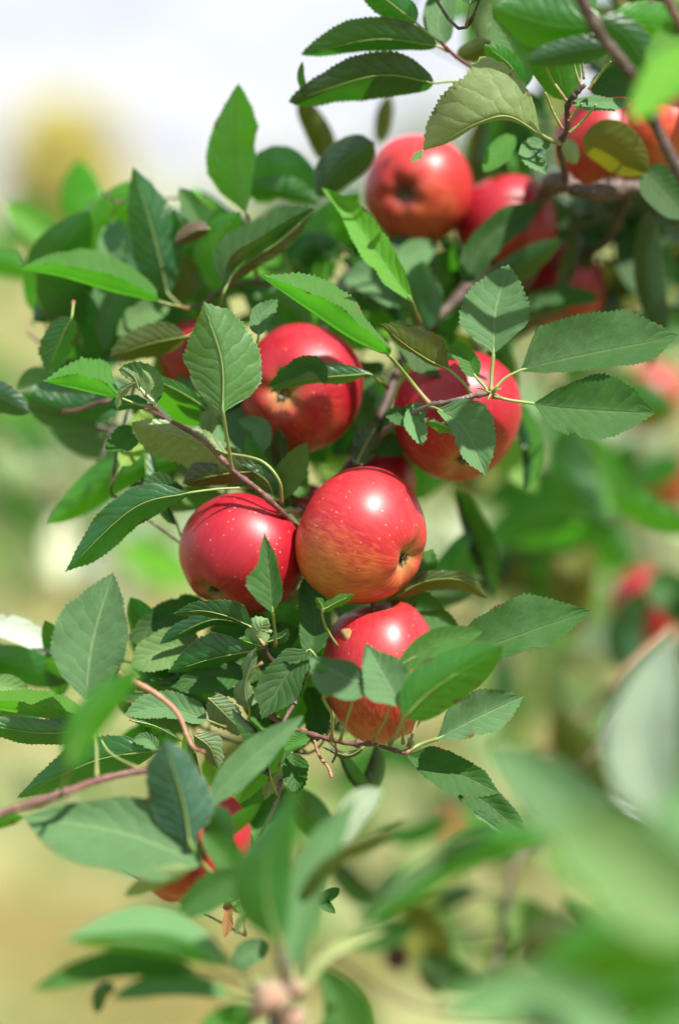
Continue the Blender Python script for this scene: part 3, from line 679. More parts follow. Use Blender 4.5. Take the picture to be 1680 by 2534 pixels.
leaf('left', [(150, 960), (90, 930), (40, 960)], 20, 24, 9, 't', 'sheen_teal', det=0)
leaf('left', [(-70, 975), (0, 980), (72, 1022)], 38, 40, 5, 'u', 'deep', det=0)
stem('side_wood', [(424, 1042, 1), (330, 1000, 5), (250, 995, 6), (175, 1018, 7), (60, 1010, 9), (-80, 1030, 10)], 6, 7, BARK_RED, BR['left'], 7, 0, 12)
for j, (p, w1, w2, f, mt, d_) in enumerate((([(700, 1240), (640, 1150), (610, 1080)], 24, 28, 't', 'mid', 3), ([(720, 1250), (700, 1160), (690, 1060)], 30, 26, 'u', 'deep', 5), ([(650, 1120), (640, 1060), (590, 1040)], 20, 26, 't', 'sheen_teal', 4), ([(680, 1240), (660, 1190), (600, 1150)], 14, 20, 'u', 'mid', 2), ([(760, 1230), (730, 1170), (760, 1110)], 34, 30, 't', 'mid', 6))):
    leaf('left', p, w1, w2, d_, f, mt)

# rosette on the right
branch('right', 'right_rosette', 'rosette of sharp glossy leaves fanning out from a grey twig on the right', (940, 1080, 6))
stem('wood', [(930, 1085, 7), (990, 1040, 3), (1057, 1006, .8), (1110, 994, 0), (1165, 981, -.3), (1214, 972, -.5)], 9, 7, BARK_GREY, BR['right'], 10, 4, 13)
leaf('right', [(1221, 874), (1228, 765), (1258, 655)], [3, 48, 82, 90, 84, 62, 34, 0], [3, 40, 68, 80, 78, 64, 40, 0], 0, 't', 'sheen_teal', tilt=.25, pet=[(1215, 972, -.5), (1216, 930, -.4)], det=2, sr=5, wave=.4)
leaf('right', [(1291, 915), (1370, 896), (1500, 868), (1600, 848), (1679, 828)], [6, 88, 110, 106, 86, 52, 0], [4, 22, 36, 42, 42, 36, 0], .3, 't', 'deep', tilt=.62, pet=[(1216, 972, -.4), (1250, 935, -.3)], det=2, sr=3.6, wave=.6)
leaf('right', [(1321, 998), (1390, 1010), (1500, 1018), (1619, 1023)], [2, 48, 76, 86, 80, 52, 0], [2, 44, 66, 72, 62, 34, 0], 0, 't', 'deep', tilt=.45, za=-1.1, zb=-.9, pet=[(1218, 980, -.5), (1262, 990, -.4)], det=2, sr=4, wave=.5)
leaf('right', [(1112, 915), (1060, 890), (1000, 850), (940, 800)], [2, 6, 8, 10, 6, 0], [4, 58, 62, 48, 30, 0], 0, 'u', 'olive', tilt=-.7, pet=[(1170, 986, -.1), (1150, 950)], det=2, sr=3.6)
leaf('right', [(1178, 934), (1150, 880), (1110, 856)], 24, 26, -.2, 't', 'mid', tilt=.3, pet=[(1212, 973, -.5), (1198, 955)], sr=4)
leaf('right', [(1085, 1012), (1150, 1062), (1200, 1173)], [6, 48, 78, 72, 60, 34, 0], [6, 18, 28, 40, 38, 22, 0], -.6, 't', 'sheen_teal', tilt=.3, det=2, pet=[(1062, 1005, .6)])
leaf('right', [(1130, 1066), (1090, 1050), (1058, 1042)], 18, 8, -.5, 'u', 'bright')
leaf('right', [(1055, 1004), (1020, 1030), (1045, 1100)], 34, 22, 1.5, 't', 'sheen_teal')
leaf('right', [(1050, 1010), (1000, 1030), (950, 1022)], 20, 26, 2, 't', 'deep')
leaf('right', [(963, 880), (870, 838), (760, 764), (643, 683)], [-14, -40, -44, -42, -30, 0], [18, 58, 84, 86, 60, 0], -2.2, 't', 'mid', tilt=.3, za=-1.5, zb=1.8, pet=[(1066, 1004, 1), (1010, 935, .8)], det=2, sr=5)
leaf('right', [(965, 800), (1040, 860), (1140, 930)], 40, 48, 4.5, 't', 'deep', tilt=.5)
leaf('right', [(1000, 1120), (930, 1090), (850, 1120)], 34, 30, 7, 't', 'deep')
leaf('right', [(880, 1150), (910, 1090), (940, 1040)], 30, 34, 6, 'u', 'deep')
leaf('right', [(830, 1040), (850, 960), (950, 900)], 40, 38, 8, 't', 'deep')
for j, (x, y) in enumerate(((1240, 962), (1242, 985), (1206, 990), (1178, 960), (1232, 955))):
    stem('bud_scale', [(1217, 974, -.6), ((1217 + x) / 2, (974 + y) / 2 - 3, -.9), (x, y, -1)], 4.5, 1.5, STALK, BR['right'], 6, 0, 80 + j, 8)

# dense rosette below the left apple
branch('under', 'lower_rosette', 'crowded rosette of dark green leaves under the left apple', (745, 1660, 3))
stem('wood', [(748, 1690, 3), (700, 1660, 2), (660, 1620, 1), (655, 1590, 0)], 10, 8, BARK, BR['under'], 9, 3, 14)
leaf('under', [(675, 1518), (668, 1430), (655, 1322)], [3, 36, 54, 52, 26, 14, 0], [3, 24, 30, 26, 20, 12, 0], -3.2, 't', 'deep', tilt=.15, pet=[(682, 1600, -.5), (680, 1560, -1.6)], det=2, sr=3.6)
leaf('under', [(622, 1553), (570, 1528), (500, 1512), (428, 1519)], [3, 8, 12, 12, 10, 0], [10, 36, 38, 28, 16, 0], -1, 'u', 'mid', tilt=-.7, pet=[(655, 1600)], det=2)
leaf('under', [(612, 1545), (520, 1535), (398, 1592)], 16, 32, 1, 'u', 'mid', tilt=-.3)
leaf('under', [(520, 1500), (420, 1530), (322, 1585)], 58, 44, 4, 't', 'deep')
leaf('under', [(620, 1612), (520, 1632), (418, 1664)], [3, 14, 22, 18, 10, 0], [6, 52, 60, 52, 34, 0], .2, 'u', 'mid', tilt=-.6, pet=[(655, 1600)], det=2)
leaf('under', [(500, 1590), (410, 1605), (325, 1650)], 50, 48, 2.2, 't', 'sheen_teal', tilt=.6)
leaf('under', [(610, 1665), (530, 1668), (434, 1702)], 44, 36, .8, 't', 'deep', tilt=.6, pet=[(650, 1640)])
leaf('under', [(640, 1740), (560, 1690), (480, 1700)], 30, 26, 1.6, 't', 'sheen_teal', tilt=.6)
leaf('under', [(512, 1782), (410, 1752), (312, 1768)], 26, 44, 0, 't', 'sheen_teal', tilt=.7, pet=[(560, 1800)])
leaf('under', [(480, 1700), (400, 1690), (320, 1700)], 26, 28, 2.6, 'u', 'mid')
leaf('under', [(765, 1607), (712, 1668), (648, 1779)], [3, 34, 48, 46, 30, 0], [3, 40, 56, 54, 38, 0], -1, 't', 'deep', tilt=.4, pet=[(748, 1690, 2.5), (785, 1640, 0)], det=2)
leaf('under', [(618, 1760), (606, 1700), (634, 1602)], [2, 28, 26, 6, 20, 14, 0], [2, 16, 20, 8, 14, 10, 0], -1, 'u', 'pale', pet=[(612, 1810, .5)], curl=.4)
leaf('under', [(656, 1596), (640, 1562), (662, 1532)], 34, 30, -1, 'u', 'pale', curl=.7)
leaf('under', [(660, 1590), (700, 1575), (712, 1555)], 12, 14, -.6, 'u', 'mid')
leaf('under', [(650, 1600), (615, 1590), (590, 1580)], 12, 12, -.6, 'u', 'bright')
leaf('under', [(515, 1728), (555, 1765), (605, 1815)], 34, 36, -.4, 'u', 'pale', tilt=-.5, wave=2)
leaf('under', [(770, 1625), (778, 1530), (752, 1432)], 38, 38, 1, 't', 'deep')
leaf('under', [(700, 1640), (640, 1660), (600, 1720)], 40, 40, 2.5, 't', 'deep')
leaf('under', [(740, 1560), (700, 1580), (690, 1640)], 30, 30, 3, 't', 'deep')
leaf('under', [(690, 1560), (600, 1560), (500, 1620)], 45, 45, 3.4, 't', 'deep')
leaf('under', [(640, 1640), (560, 1640), (470, 1660)], 40, 50, 3, 't', 'deep')
leaf('under', [(760, 1700), (790, 1760), (775, 1840)], 30, 34, 3, 't', 'deep')
leaf('under', [(700, 1700), (650, 1770), (640, 1850)], 34, 34, 3, 'u', 'mid')
leaf('under', [(797, 1512), (830, 1492), (876, 1472)], 14, 12, -3, 'u', 'bright', pet=[(835, 1600, -1), (805, 1550, -2)])
leaf('under', [(800, 1515), (795, 1495), (782, 1480)], 10, 10, -3, 'u', 'bright')
leaf('under', [(955, 1490), (1050, 1440), (1140, 1436), (1206, 1480)], 24, 26, 3, 'u', 'olive', tilt=-.6)
leaf('under', [(1000, 1430), (1050, 1410), (1070, 1360)], 34, 26, 3.5, 't', 'deep')
leaf('under', [(950, 1500), (1040, 1510), (1135, 1560)], 40, 48, 4, 't', 'deep')

# lower twig carrying the leaves round the lowest apple
branch('lower', 'lower_twig', 'thin reddish twig below the lowest sharp apple, leaves fanning to the right', (690, 1790, 0))
stem('wood', [(660, 1765, 1), (700, 1792, -.5), (745, 1811, -1), (800, 1826, -1.5), (860, 1840, -2), (920, 1842, -2), (1000, 1865, -2.2)], 9, 6, BARK_RED, BR['lower'], 10, 6, 15)
leaf('lower', [(1082, 1829), (1180, 1778), (1295, 1724)], [3, 44, 62, 62, 44, 0], [3, 28, 42, 44, 38, 0], -1.2, 't', 'sheen_teal', tilt=.55, za=-1.2, zb=-.3, pet=[(1000, 1865, -2), (1040, 1843, -1.6)], det=2, sr=5)
leaf('lower', [(1006, 1869), (1100, 1900), (1235, 1962)], [3, 34, 44, 40, 30, 0], [3, 32, 50, 54, 40, 0], -.5, 't', 'deep', tilt=.5, pet=[(996, 1865, -2)], det=2)
leaf('lower', [(1130, 1960), (1200, 1985), (1300, 2075)], 40, 34, 1.5, 't', 'deep')
leaf('lower', [(1172, 2005), (1210, 2030), (1252, 2066)], 12, 12, 1, 't', 'sheen_teal')
leaf('lower', [(1120, 1625), (1240, 1590), (1350, 1550), (1462, 1512)], [16, 78, 92, 82, 52, 0], [8, 34, 44, 40, 34, 0], -1, 't', 'deep', tilt=.55, det=2, pet=[(1010, 1850, -2), (1050, 1740, -1.5)])
leaf('lower', [(1001, 1778), (1085, 1695), (1245, 1598)], 70, 68, -8, 'u', 'bright', tilt=-.3, pet=[(965, 1842, -2), (985, 1810, -5)], det=0, sr=4)
leaf('lower', [(985, 1660), (1070, 1600), (1195, 1562)], 38, 28, -6, 't', 'mid', tilt=.5, det=0, pet=[(918, 1840, -2), (955, 1780, -4)])
leaf('lower', [(990, 1745), (955, 1680), (905, 1592)], [10, 50, 62, 46, 30, 0], [10, 48, 56, 50, 20, 0], -6.5, 't', 'sheen_teal', tilt=.4, det=1, pet=[(997, 1840, -2), (996, 1790, -4)])
leaf('lower', [(930, 1700), (850, 1672), (765, 1625)], [8, 46, 60, 64, 44, 0], [6, 30, 38, 30, 20, 0], -6.5, 't', 'sheen_teal', tilt=.4, pet=[(840, 1838, -2), (884, 1712, -5)])
leaf('lower', [(800, 1730), (810, 1690), (780, 1640)], 14, 16, -6.5, 'u', 'bright', det=0, pet=[(820, 1832, -2), (821, 1770, -4)], sr=4)
leaf('lower', [(690, 1885), (672, 1925), (655, 1978)], 22, 16, -1, 'u', 'pale', pet=[(760, 1840, -1.4), (715, 1845)], wave=2)
leaf('lower', [(722, 1862), (728, 1900), (735, 1965)], 32, 30, 0, 't', 'deep')
leaf('lower', [(770, 1822), (735, 1835), (700, 1858)], 16, 20, -1.4, 't', 'mid')
leaf('lower', [(700, 1840), (650, 1900), (584, 1990)], 30, 34, -2.5, 'u', 'bright', tilt=-.2)
leaf('lower', [(720, 1800), (690, 1850), (610, 1900)], 34, 30, 2, 't', 'deep')
stem('fruit_stalk', [(777, 1832, -1.4), (790, 1872, -1.4), (812, 1900, -1.6), (821, 1926, -1.8)], 4, 5.5, PINK, BR['lower'], 8, 1, 16)
stem('fruit_stalk', [(830, 1836, -1.5), (832, 1865, -1.4), (822, 1888, -1.3)], 3.5, 4, BARK_RED, BR['lower'], 7, 0, 17)
leaf('lower', [(900, 1850), (860, 1870), (800, 1850)], 8, 8, 0, 'u', 'olive')
leaf('lower', [(1010, 1862), (1020, 1845), (1008, 1825)], 5, 5, -2, 'u', 'pale')

# blurred twig, lower left
branch('lowleft', 'lower_left_twig', 'pinkish twig with broad pale leaves crossing the lower left, out of focus', (-60, 2030, -11))
stem('wood', [(-90, 2045, -13), (0, 2015, -12), (150, 1966, -11), (252, 1929, -9), (370, 1908, -8), (450, 1930, -8), (500, 2000, -9), (550, 2160, -9), (600, 2180, -9)], 12, 7, BARK_RED, BR['lowleft'], 10, 5, 18)
leaf('lowleft', [(212, 1732), (232, 1580), (280, 1418)], [4, 66, 96, 98, 82, 50, 0], [4, 60, 84, 78, 62, 44, 0], -4.5, 't', 'sheen_teal', tilt=.25, det=1, pet=[(240, 1925, -9), (236, 1815, -7)], wave=.8)
leaf('lowleft', [(170, 1905), (225, 1770), (352, 1650)], 44, 46, -22, 'u', 'bright', det=0, tilt=-.2, pet=[(152, 1966, -11)])
leaf('lowleft', [(235, 1800), (120, 1778), (0, 1758), (-80, 1745)], -30, 62, -1, 't', 'mid', tilt=.3, za=-1.2, zb=1.6, pet=[(340, 1902, -8), (270, 1862, -5)])
leaf('lowleft', [(230, 1805), (100, 1815), (-60, 1790)], 30, 36, -1.5, 'u', 'mid', tilt=-.4)
leaf('lowleft', [(390, 1858), (230, 1885), (42, 1975)], [3, 40, 50, 42, 26, 0], [3, 44, 56, 46, 30, 0], .5, 'u', 'mid', tilt=-.4, pet=[(440, 1850, 0)])
leaf('lowleft', [(392, 1860), (365, 1830), (330, 1832)], 20, 16, 0, 't', 'sheen_teal')
leaf('lowleft', [(470, 2088), (452, 1980), (408, 1830)], [4, 56, 76, 82, 76, 52, 0], [4, 50, 66, 68, 62, 42, 0], -11, 'u', 'sheen_teal', tilt=-.15, det=1, pet=[(525, 2165, -9), (495, 2130, -10)], sr=5)
leaf('lowleft', [(495, 2135), (300, 2060), (58, 2020)], [14, 86, 92, 92, 104, 84, 0], [20, 100, 108, 92, 60, 34, 0], -10, 't', 'sheen_teal', tilt=.5, za=-4.0, zb=-.6, det=0)
leaf('lowleft', [(512, 1992), (620, 1880), (748, 1774)], 38, 36, -8, 't', 'sheen_teal', tilt=.3, det=1, pet=[(505, 2090, -9)])
leaf('lowleft', [(470, 2150), (400, 2170), (308, 2218)], 26, 24, -13, 'u', 'pale', det=0)
leaf('lowleft', [(606, 2170), (540, 2200), (440, 2262)], 44, 44, -13, 't', 'deep', det=0, tilt=.3)
leaf('lowleft', [(500, 2010), (540, 2030), (560, 2120)], 34, 36, -10, 'u', 'mid', det=0)
leaf('lowleft', [(560, 2190), (500, 2240), (440, 2262)], 26, 22, -8, 't', 'sheen_teal', det=0, tilt=.6)
leaf('lowleft', [(525, 2110), (515, 2050), (525, 1970)], 10, 12, -9, 'u', 'bright', det=0, pet=[(545, 2150, -9)])
leaf('lowleft', [(540, 2080), (580, 2040), (640, 1990)], 18, 22, -8, 'u', 'bright', det=0)
leaf('lowleft', [(-60, 1535), (50, 1560), (160, 1615)], 30, 34, 6, 't', 'white', det=0, tilt=.8)  # whitened colour stands in for strong sun on this leaf
leaf('lowleft', [(-70, 1640), (40, 1640), (170, 1690)], 46, 50, 7, 'u', 'mid', det=0)
leaf('lowleft', [(-50, 1700), (20, 1700), (80, 1730)], 30, 30, 3, 't', 'sheen_teal', det=0)
leaf('lowleft', [(-60, 2050), (0, 2030), (60, 2020)], 14, 22, -9, 'u', 'bright', det=0)
leaf('lowleft', [(560, 2230), (562, 2270), (556, 2320)], 16, 10, 0, 't', 'dry')
stem('pink_stalk', [(292, 1664, -5), (316, 1680, -5), (386, 1718, -5.5), (440, 1768, -6), (475, 1845, -7), (505, 1862, -8)], 11, 4, PINK, BR['lowleft'], 8, 0, 19)
leaf('lowleft', [(615, 2262), (595, 2280), (582, 2315)], 9, 9, -7, 'u', 'pale', det=0)
leaf('lowleft', [(665, 2340), (620, 2360), (575, 2400)], 30, 34, -10, 't', 'sheen_teal', det=0)
leaf('lowleft', [(320, 1782), (390, 1800), (462, 1842)], 4, 6, -1, 'u', 'mid')
leaf('lowleft', [(480, 1820), (520, 1850), (540, 1900)], 30, 26, -1, 'u', 'pale', wave=2)

# foreground spur at the bottom
branch('front', 'front_spur', 'swollen pinkish spur with long blurred leaves at the bottom of the view', (690, 2640, -20))
stem('wood', [(690, 2660, -20), (680, 2560, -20), (690, 2480, -20), (708, 2425, -20), (695, 2370, -20), (682, 2320, -20)], 26, 13, BARK_GREY, BR['front'], 12, 2, 20)
def knob(x, y, d, r, mat, key, name='bud', sq=1.0):
    c = at(x, y, d); rr = r * FOCUS / FPX * (1 + d / 135); rng = np.random.default_rng(int(x)); V = []; n = 14
    for i in range(n + 1):
        th = math.pi * i / n
        for k in range(16):
            f = 2 * math.pi * k / 16; q = rr * (1 + .10 * math.sin(3 * f + x) * math.sin(th) + .07 * math.sin(5 * th + f))
            V.append(c + np.array((q * math.sin(th) * math.cos(f), q * math.sin(th) * math.sin(f), q * sq * math.cos(th))))
    F = [(i * 16 + k, (i + 1) * 16 + k, (i + 1) * 16 + (k + 1) % 16, i * 16 + (k + 1) % 16) for i in range(n) for k in range(16)]
    return link(name, V, F, mat, BR[key] if key else None, c)
knob(668, 2468, -21, 42, FUZZPALE, 'front'); knob(735, 2450, -20, 26, FUZZPALE, 'front'); knob(640, 2500, -21, 24, FUZZPALE, 'front'); knob(722, 2520, -21, 34, FUZZPALE, 'front')
leaf('front', [(690, 2338), (655, 2150), (738, 1945)], [8, 64, 80, 70, 40, 22, 0], [8, 46, 66, 70, 60, 30, 0], -23, 'u', 'mid', tilt=-.1, det=0, pet=[(706, 2430, -20)], sr=5)
leaf('front', [(575, 2388), (400, 2335), (155, 2325)], [-4, -16, -24, -20, -12, 0], [6, 60, 88, 84, 52, 0], -20, 't', 'sheen_teal', tilt=.3, za=-1.6, zb=2.0, det=0, pet=[(655, 2450, -20), (615, 2415)], sr=6)
leaf('front', [(575, 2390), (410, 2345), (160, 2328)], 24, 6, -21, 'u', 'bright', tilt=-.3, det=0)
leaf('front', [(490, 2408), (300, 2392), (78, 2452)], 30, 42, -19, 't', 'deep', tilt=.6, det=0, pet=[(640, 2450, -20), (560, 2420)], sr=5)
leaf('front', [(570, 2462), (420, 2440), (275, 2472)], 26, 34, -18, 't', 'sheen_teal', tilt=.7, det=0, pet=[(640, 2470, -20)], sr=5)
leaf('front', [(285, 2440), (250, 2460), (240, 2510)], 18, 20, -15, 'u', 'deep', det=0)
leaf('front', [(645, 2500), (560, 2530), (470, 2590)], 38, 38, -20, 't', 'mid', tilt=.6, det=0)
leaf('front', [(800, 2680), (850, 2520), (785, 2385)], [10, 50, 62, 50, 24, 0], [10, 66, 78, 66, 40, 0], -19, 't', 'deep', tilt=.2, det=0)
leaf('front', [(725, 2400), (775, 2150), (880, 1980)], [6, 40, 50, 50, 36, 0], [6, 36, 44, 46, 30, 0], -18, 't', 'sheen_teal', tilt=.2, det=0, pet=[(735, 2450, -20)], sr=4)
leaf('front', [(715, 2290), (800, 2150), (960, 2060), (1010, 2030)], 16, 22, -19, 'u', 'olive', det=0, tilt=-.4)
leaf('front', [(845, 2090), (880, 2010), (945, 1952)], 44, 34, -14, 't', 'silver', tilt=.5, det=0)
leaf('front', [(840, 2200), (800, 2230), (830, 2262)], 18, 16, 0, 't', 'deep', det=0)
leaf('front', [(745, 2450), (820, 2350), (960, 2300)], 10, 18, -22, 't', 'pale', det=0)
leaf('front', [(735, 2480), (750, 2420), (760, 2330)], 8, 10, -20, 'u', 'pale', det=0)

# large blurred leaves close to the lens, lower right
branch('near', 'near_branch', 'branch of large very blurred pale green leaves in the near lower right corner', (1800, 2500, -48))
stem('wood', [(2000, 2700, -48), (1850, 2420, -45), (1720, 2250, -42), (1600, 2120, -38)], 10, 6, BARK, BR['near'], 8, 2, 21)
leaf('near', [(1560, 2115), (1400, 1990), (1205, 1840)], 80, 80, -33, 't', 'sheen_teal', tilt=.5, det=0)
leaf('near', [(1760, 2310), (1580, 2170), (1350, 2040)], 130, 140, -50, 't', 'sheen_teal', tilt=.4, det=0)
leaf('near', [(1760, 2080), (1690, 2000), (1640, 1960)], 120, 110, -48, 't', 'sheen_teal', tilt=.5, det=0)
leaf('near', [(1625, 2030), (1570, 1800), (1665, 1560)], [10, 70, 76, 60, 40, 0], [10, 90, 110, 110, 80, 0], -32, 't', 'silver', tilt=.35, det=0)
leaf('near', [(1400, 2060), (1180, 2110), (895, 2295)], 30, 40, -30, 'u', 'bright', tilt=-.3, det=0)
leaf('near', [(1400, 2060), (1180, 2090), (900, 2270)], 6, 34, -30, 't', 'sheen_teal', tilt=.4, det=0)
leaf('near', [(1760, 2360), (1560, 2330), (1330, 2390)], 100, 80, -38, 'u', 'bright', tilt=-.3, det=0)
leaf('near', [(1720, 2440), (1600, 2440), (1440, 2470)], 70, 60, -34, 'u', 'bright', tilt=-.3, det=0)
leaf('near', [(1500, 2380), (1390, 2320), (1270, 2370)], 60, 56, -30, 'u', 'olive', tilt=-.3, det=0)
leaf('near', [(1560, 2560), (1320, 2460), (1090, 2500)], 90, 80, -42, 't', 'sheen_teal', tilt=.4, det=0)
leaf('near', [(1500, 2200), (1440, 2120), (1380, 2070)], 60, 60, -30, 't', 'sheen_teal', tilt=.5, det=0)
leaf('near', [(1780, 2480), (1650, 2540), (1500, 2600)], 60, 60, -34, 't', 'mid', tilt=.5, det=0)

# branches behind, out of focus
branch('behind', 'rear_branch', 'pinkish grey blurred branch behind on the right, with apples and scattered leaves', (1800, 1380, 60))
stem('wood', [(1800, 1380, 60), (1690, 1540, 55), (1590, 1630, 52), (1480, 1740, 50), (1360, 1850, 50), (1300, 1920, 52)], 20, 14, PINK, BR['behind'], 9, 2, 22)
stem('side_wood', [(1560, 1700, 52), (1380, 2050, 40), (1285, 2115, 35), (1255, 2250, 35), (1225, 2420, 34)], 12, 13, BARK_GREY, BR['behind'], 8, 2, 23)
stem('side_wood', [(1560, 1780, 52), (1600, 1900, 50), (1590, 2060, 48)], 12, 10, PINK, BR['behind'], 8, 1, 24)
leaf('behind', [(1510, 1230), (1600, 1260), (1720, 1320)], 36, 40, 30, 'u', 'bright', det=0)
leaf('behind', [(1450, 1220), (1340, 1260), (1190, 1345)], 50, 52, 42, 'u', 'mid', det=0)
leaf('behind', [(1440, 1350), (1350, 1330), (1220, 1380)], 52, 55, 46, 'u', 'deep', det=0)
leaf('behind', [(1380, 1180), (1300, 1200), (1200, 1240)], 40, 40, 45, 'u', 'mid', det=0)
leaf('behind', [(1600, 1430), (1660, 1470), (1720, 1560)], 60, 50, 45, 't', 'deep', det=0)
leaf('behind', [(1620, 1700), (1560, 1830), (1480, 1940)], 50, 50, 45, 'u', 'deep', det=0)
leaf('behind', [(1440, 1880), (1350, 1960), (1480, 2010)], 40, 40, 40, 'u', 'olive', det=0)
leaf('behind', [(1560, 1960), (1530, 2060), (1580, 2200)], 40, 40, 42, 'u', 'deep', det=0)
leaf('behind', [(1110, 2030), (1020, 2070), (930, 2060)], 26, 30, 40, 'u', 'mid', det=0)
leaf('behind', [(1180, 2200), (1120, 2220), (1080, 2260)], 26, 24, 36, 'u', 'deep', det=0)
leaf('behind', [(1130, 2420), (1140, 2440), (1200, 2470)], 16, 20, 34, 't', 'deep', det=0)
leaf('behind', [(1080, 1900), (960, 1860), (880, 1900)], 40, 36, 60, 'u', 'mid', det=0)
leaf('behind', [(1540, 940), (1600, 990), (1680, 1010)], 50, 50, 62, 'u', 'mid', det=0)
leaf('behind', [(1700, 1140), (1640, 1170), (1560, 1210)], 36, 50, 66, 'u', 'mid', det=0)
fill('behind', (1150, 1050, 1720, 2100), 36, (80, 220), ['pale', 'soft', 'sheen_teal', 'bright', 'mid', 'pale'], 34, Ls=(260, 420))
fill('behind', (600, 1850, 1700, 2560), 26, (70, 180), ['bright', 'soft', 'mid', 'olive'], 35, Ls=(260, 400))
fill('behind', (1180, 1140, 1500, 1480), 9, (36, 60), ['deep', 'mid', 'olive'], 50, Ls=(300, 420))
fill('behind', (1400, 1700, 1720, 2050), 8, (30, 55), ['deep', 'olive', 'deep'], 51, Ls=(300, 420))
fill('behind', (880, 2080, 1500, 2520), 9, (26, 60), ['deep', 'mid', 'soft', 'olive'], 52, Ls=(200, 340))
fill('behind', (1180, 1150, 1720, 1780), 20, (45, 110), ['mid', 'olive', 'pale', 'sheen_teal', 'bright'], 30)
fill('behind', (1300, 850, 1720, 1180), 9, (40, 100), ['mid', 'sheen_teal', 'pale', 'mid'], 31)
fill('behind', (850, 1830, 1400, 2500), 10, (60, 130), ['bright', 'olive', 'sheen_teal', 'mid'], 32)
branch('hedge', 'neighbour_branches', 'faint leafy branches of the next apple tree, very blurred on the left', (-300, 1500, 260))
stem('wood', [(-300, 1500, 260), (0, 1400, 250), (300, 1300, 260), (600, 1260, 240)], 12, 8, BARK_GREY, BR['hedge'], 8, 1, 27)
fill('hedge', (-100, 900, 620, 1560), 46, (170, 420), ['pale', 'mid', 'bright', 'silver', 'silver', 'pale', 'deep'], 66, Ls=(320, 480))
fill('hedge', (-100, 1560, 500, 2540), 16, (200, 420), ['soft', 'olive', 'bright', 'dry'], 67, Ls=(320, 480))
branch('hedger', 'neighbour_branches', 'faint leafy branches of the next apple tree, very blurred on the right', (1900, 1500, 200))
stem('wood', [(1900, 1500, 200), (1600, 1450, 190), (1300, 1500, 180), (1050, 1400, 200)], 12, 8, BARK_GREY, BR['hedger'], 8, 1, 28)
fill('hedger', (1000, 950, 1750, 1900), 50, (120, 380), ['silver', 'mid', 'pale', 'soft', 'deep', 'sheen_teal'], 68, Ls=(320, 480))
fill('hedger', (650, 1900, 1700, 2560), 34, (120, 350), ['bright', 'olive', 'soft', 'pale', 'mid'], 69, Ls=(320, 480))
fill('hedge', (-60, 1000, 520, 1500), 9, (90, 190), ['white', 'silver'], 70, Ls=(240, 340))  # added whitish leaves imitate sunlit glints in the blurred left background
fill('hedger', (1150, 1000, 1600, 1600), 9, (80, 190), ['white', 'silver'], 71, Ls=(240, 340))  # whitish leaves again put in as bright glints, right background
fill('hedger', (850, 1850, 1400, 2400), 5, (80, 190), ['white', 'silver', 'yellow'], 72, Ls=(240, 340))  # a few more light-coloured leaves standing in for glints, lower gap
branch('farleft', 'rear_left_branch', 'very blurred pale leafy branch hanging behind at the left edge', (-150, 900, 90))
stem('wood', [(-150, 900, 90), (60, 1120, 95), (220, 1350, 100), (330, 1420, 100)], 10, 7, BARK_GREY, BR['farleft'], 8, 1, 25)
fill('farleft', (-60, 1020, 480, 1500), 26, (90, 240), ['pale', 'bright', 'soft', 'pale', 'mid'], 33, Ls=(260, 420))
fill('farleft', (-80, 500, 260, 980), 7, (120, 260), ['bright', 'soft', 'mid'], 36, Ls=(260, 400))
fill('farleft', (-60, 1500, 330, 2100), 6, (90, 240), ['soft', 'pale', 'mid'], 37, Ls=(260, 400))

fill('corner', (1000, -800, 2400, -130), 42, (-9, 18), ['mid', 'deep', 'bright'], 40, avoid=[(1220, -800, 1640, -130)])  # unseen leaves above the view, added to cast dappled shade
fill('limb', (1850, -100, 2500, 900), 34, (4, 30), ['mid', 'deep'], 41)  # unseen leaves past the right edge, placed to shade the deeper foliage
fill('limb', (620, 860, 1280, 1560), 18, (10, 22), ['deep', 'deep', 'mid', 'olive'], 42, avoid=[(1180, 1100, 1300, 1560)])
fill('limb', (360, 1000, 760, 1160), 7, (9, 16), ['deep', 'mid', 'sheen_teal'], 43)
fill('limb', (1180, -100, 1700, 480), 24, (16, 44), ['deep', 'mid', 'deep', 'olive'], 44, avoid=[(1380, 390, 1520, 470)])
fill('upleft', (80, 620, 560, 900), 8, (10, 22), ['mid', 'soft', 'bright', 'sheen_teal'], 45)
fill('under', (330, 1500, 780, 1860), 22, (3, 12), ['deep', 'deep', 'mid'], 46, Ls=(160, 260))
fill('under', (760, 1440, 1120, 1640), 5, (7, 12), ['deep', 'deep'], 47, Ls=(180, 260))
fill('left', (330, 1060, 700, 1260), 9, (4, 10), ['mid', 'deep', 'soft', 'sheen_teal'], 60, Ls=(150, 240))
fill('left', (120, 860, 420, 1080), 2, (7, 14), ['mid', 'deep', 'sheen_teal'], 61, Ls=(200, 290))
fill('upleft', (60, 560, 620, 1000), 10, (9, 16), ['mid', 'soft', 'sheen_teal', 'bright'], 62, Ls=(220, 300))
fill('lowleft', (330, 1820, 640, 2180), 8, (-3, 8), ['mid', 'deep', 'soft'], 63, Ls=(160, 240), avoid=[(330, 2120, 520, 2240)])
fill('lower', (640, 1780, 900, 2050), 5, (4, 12), ['deep', 'mid'], 64, Ls=(150, 230))
fill('lowleft', (-60, 1560, 160, 1800), 4, (2, 9), ['mid', 'soft'], 65, Ls=(200, 300))
leaf('lowleft', [(570, 2185), (555, 2120), (500, 2060)], 34, 40, -11, 't', 'mid', det=0, tilt=.3)
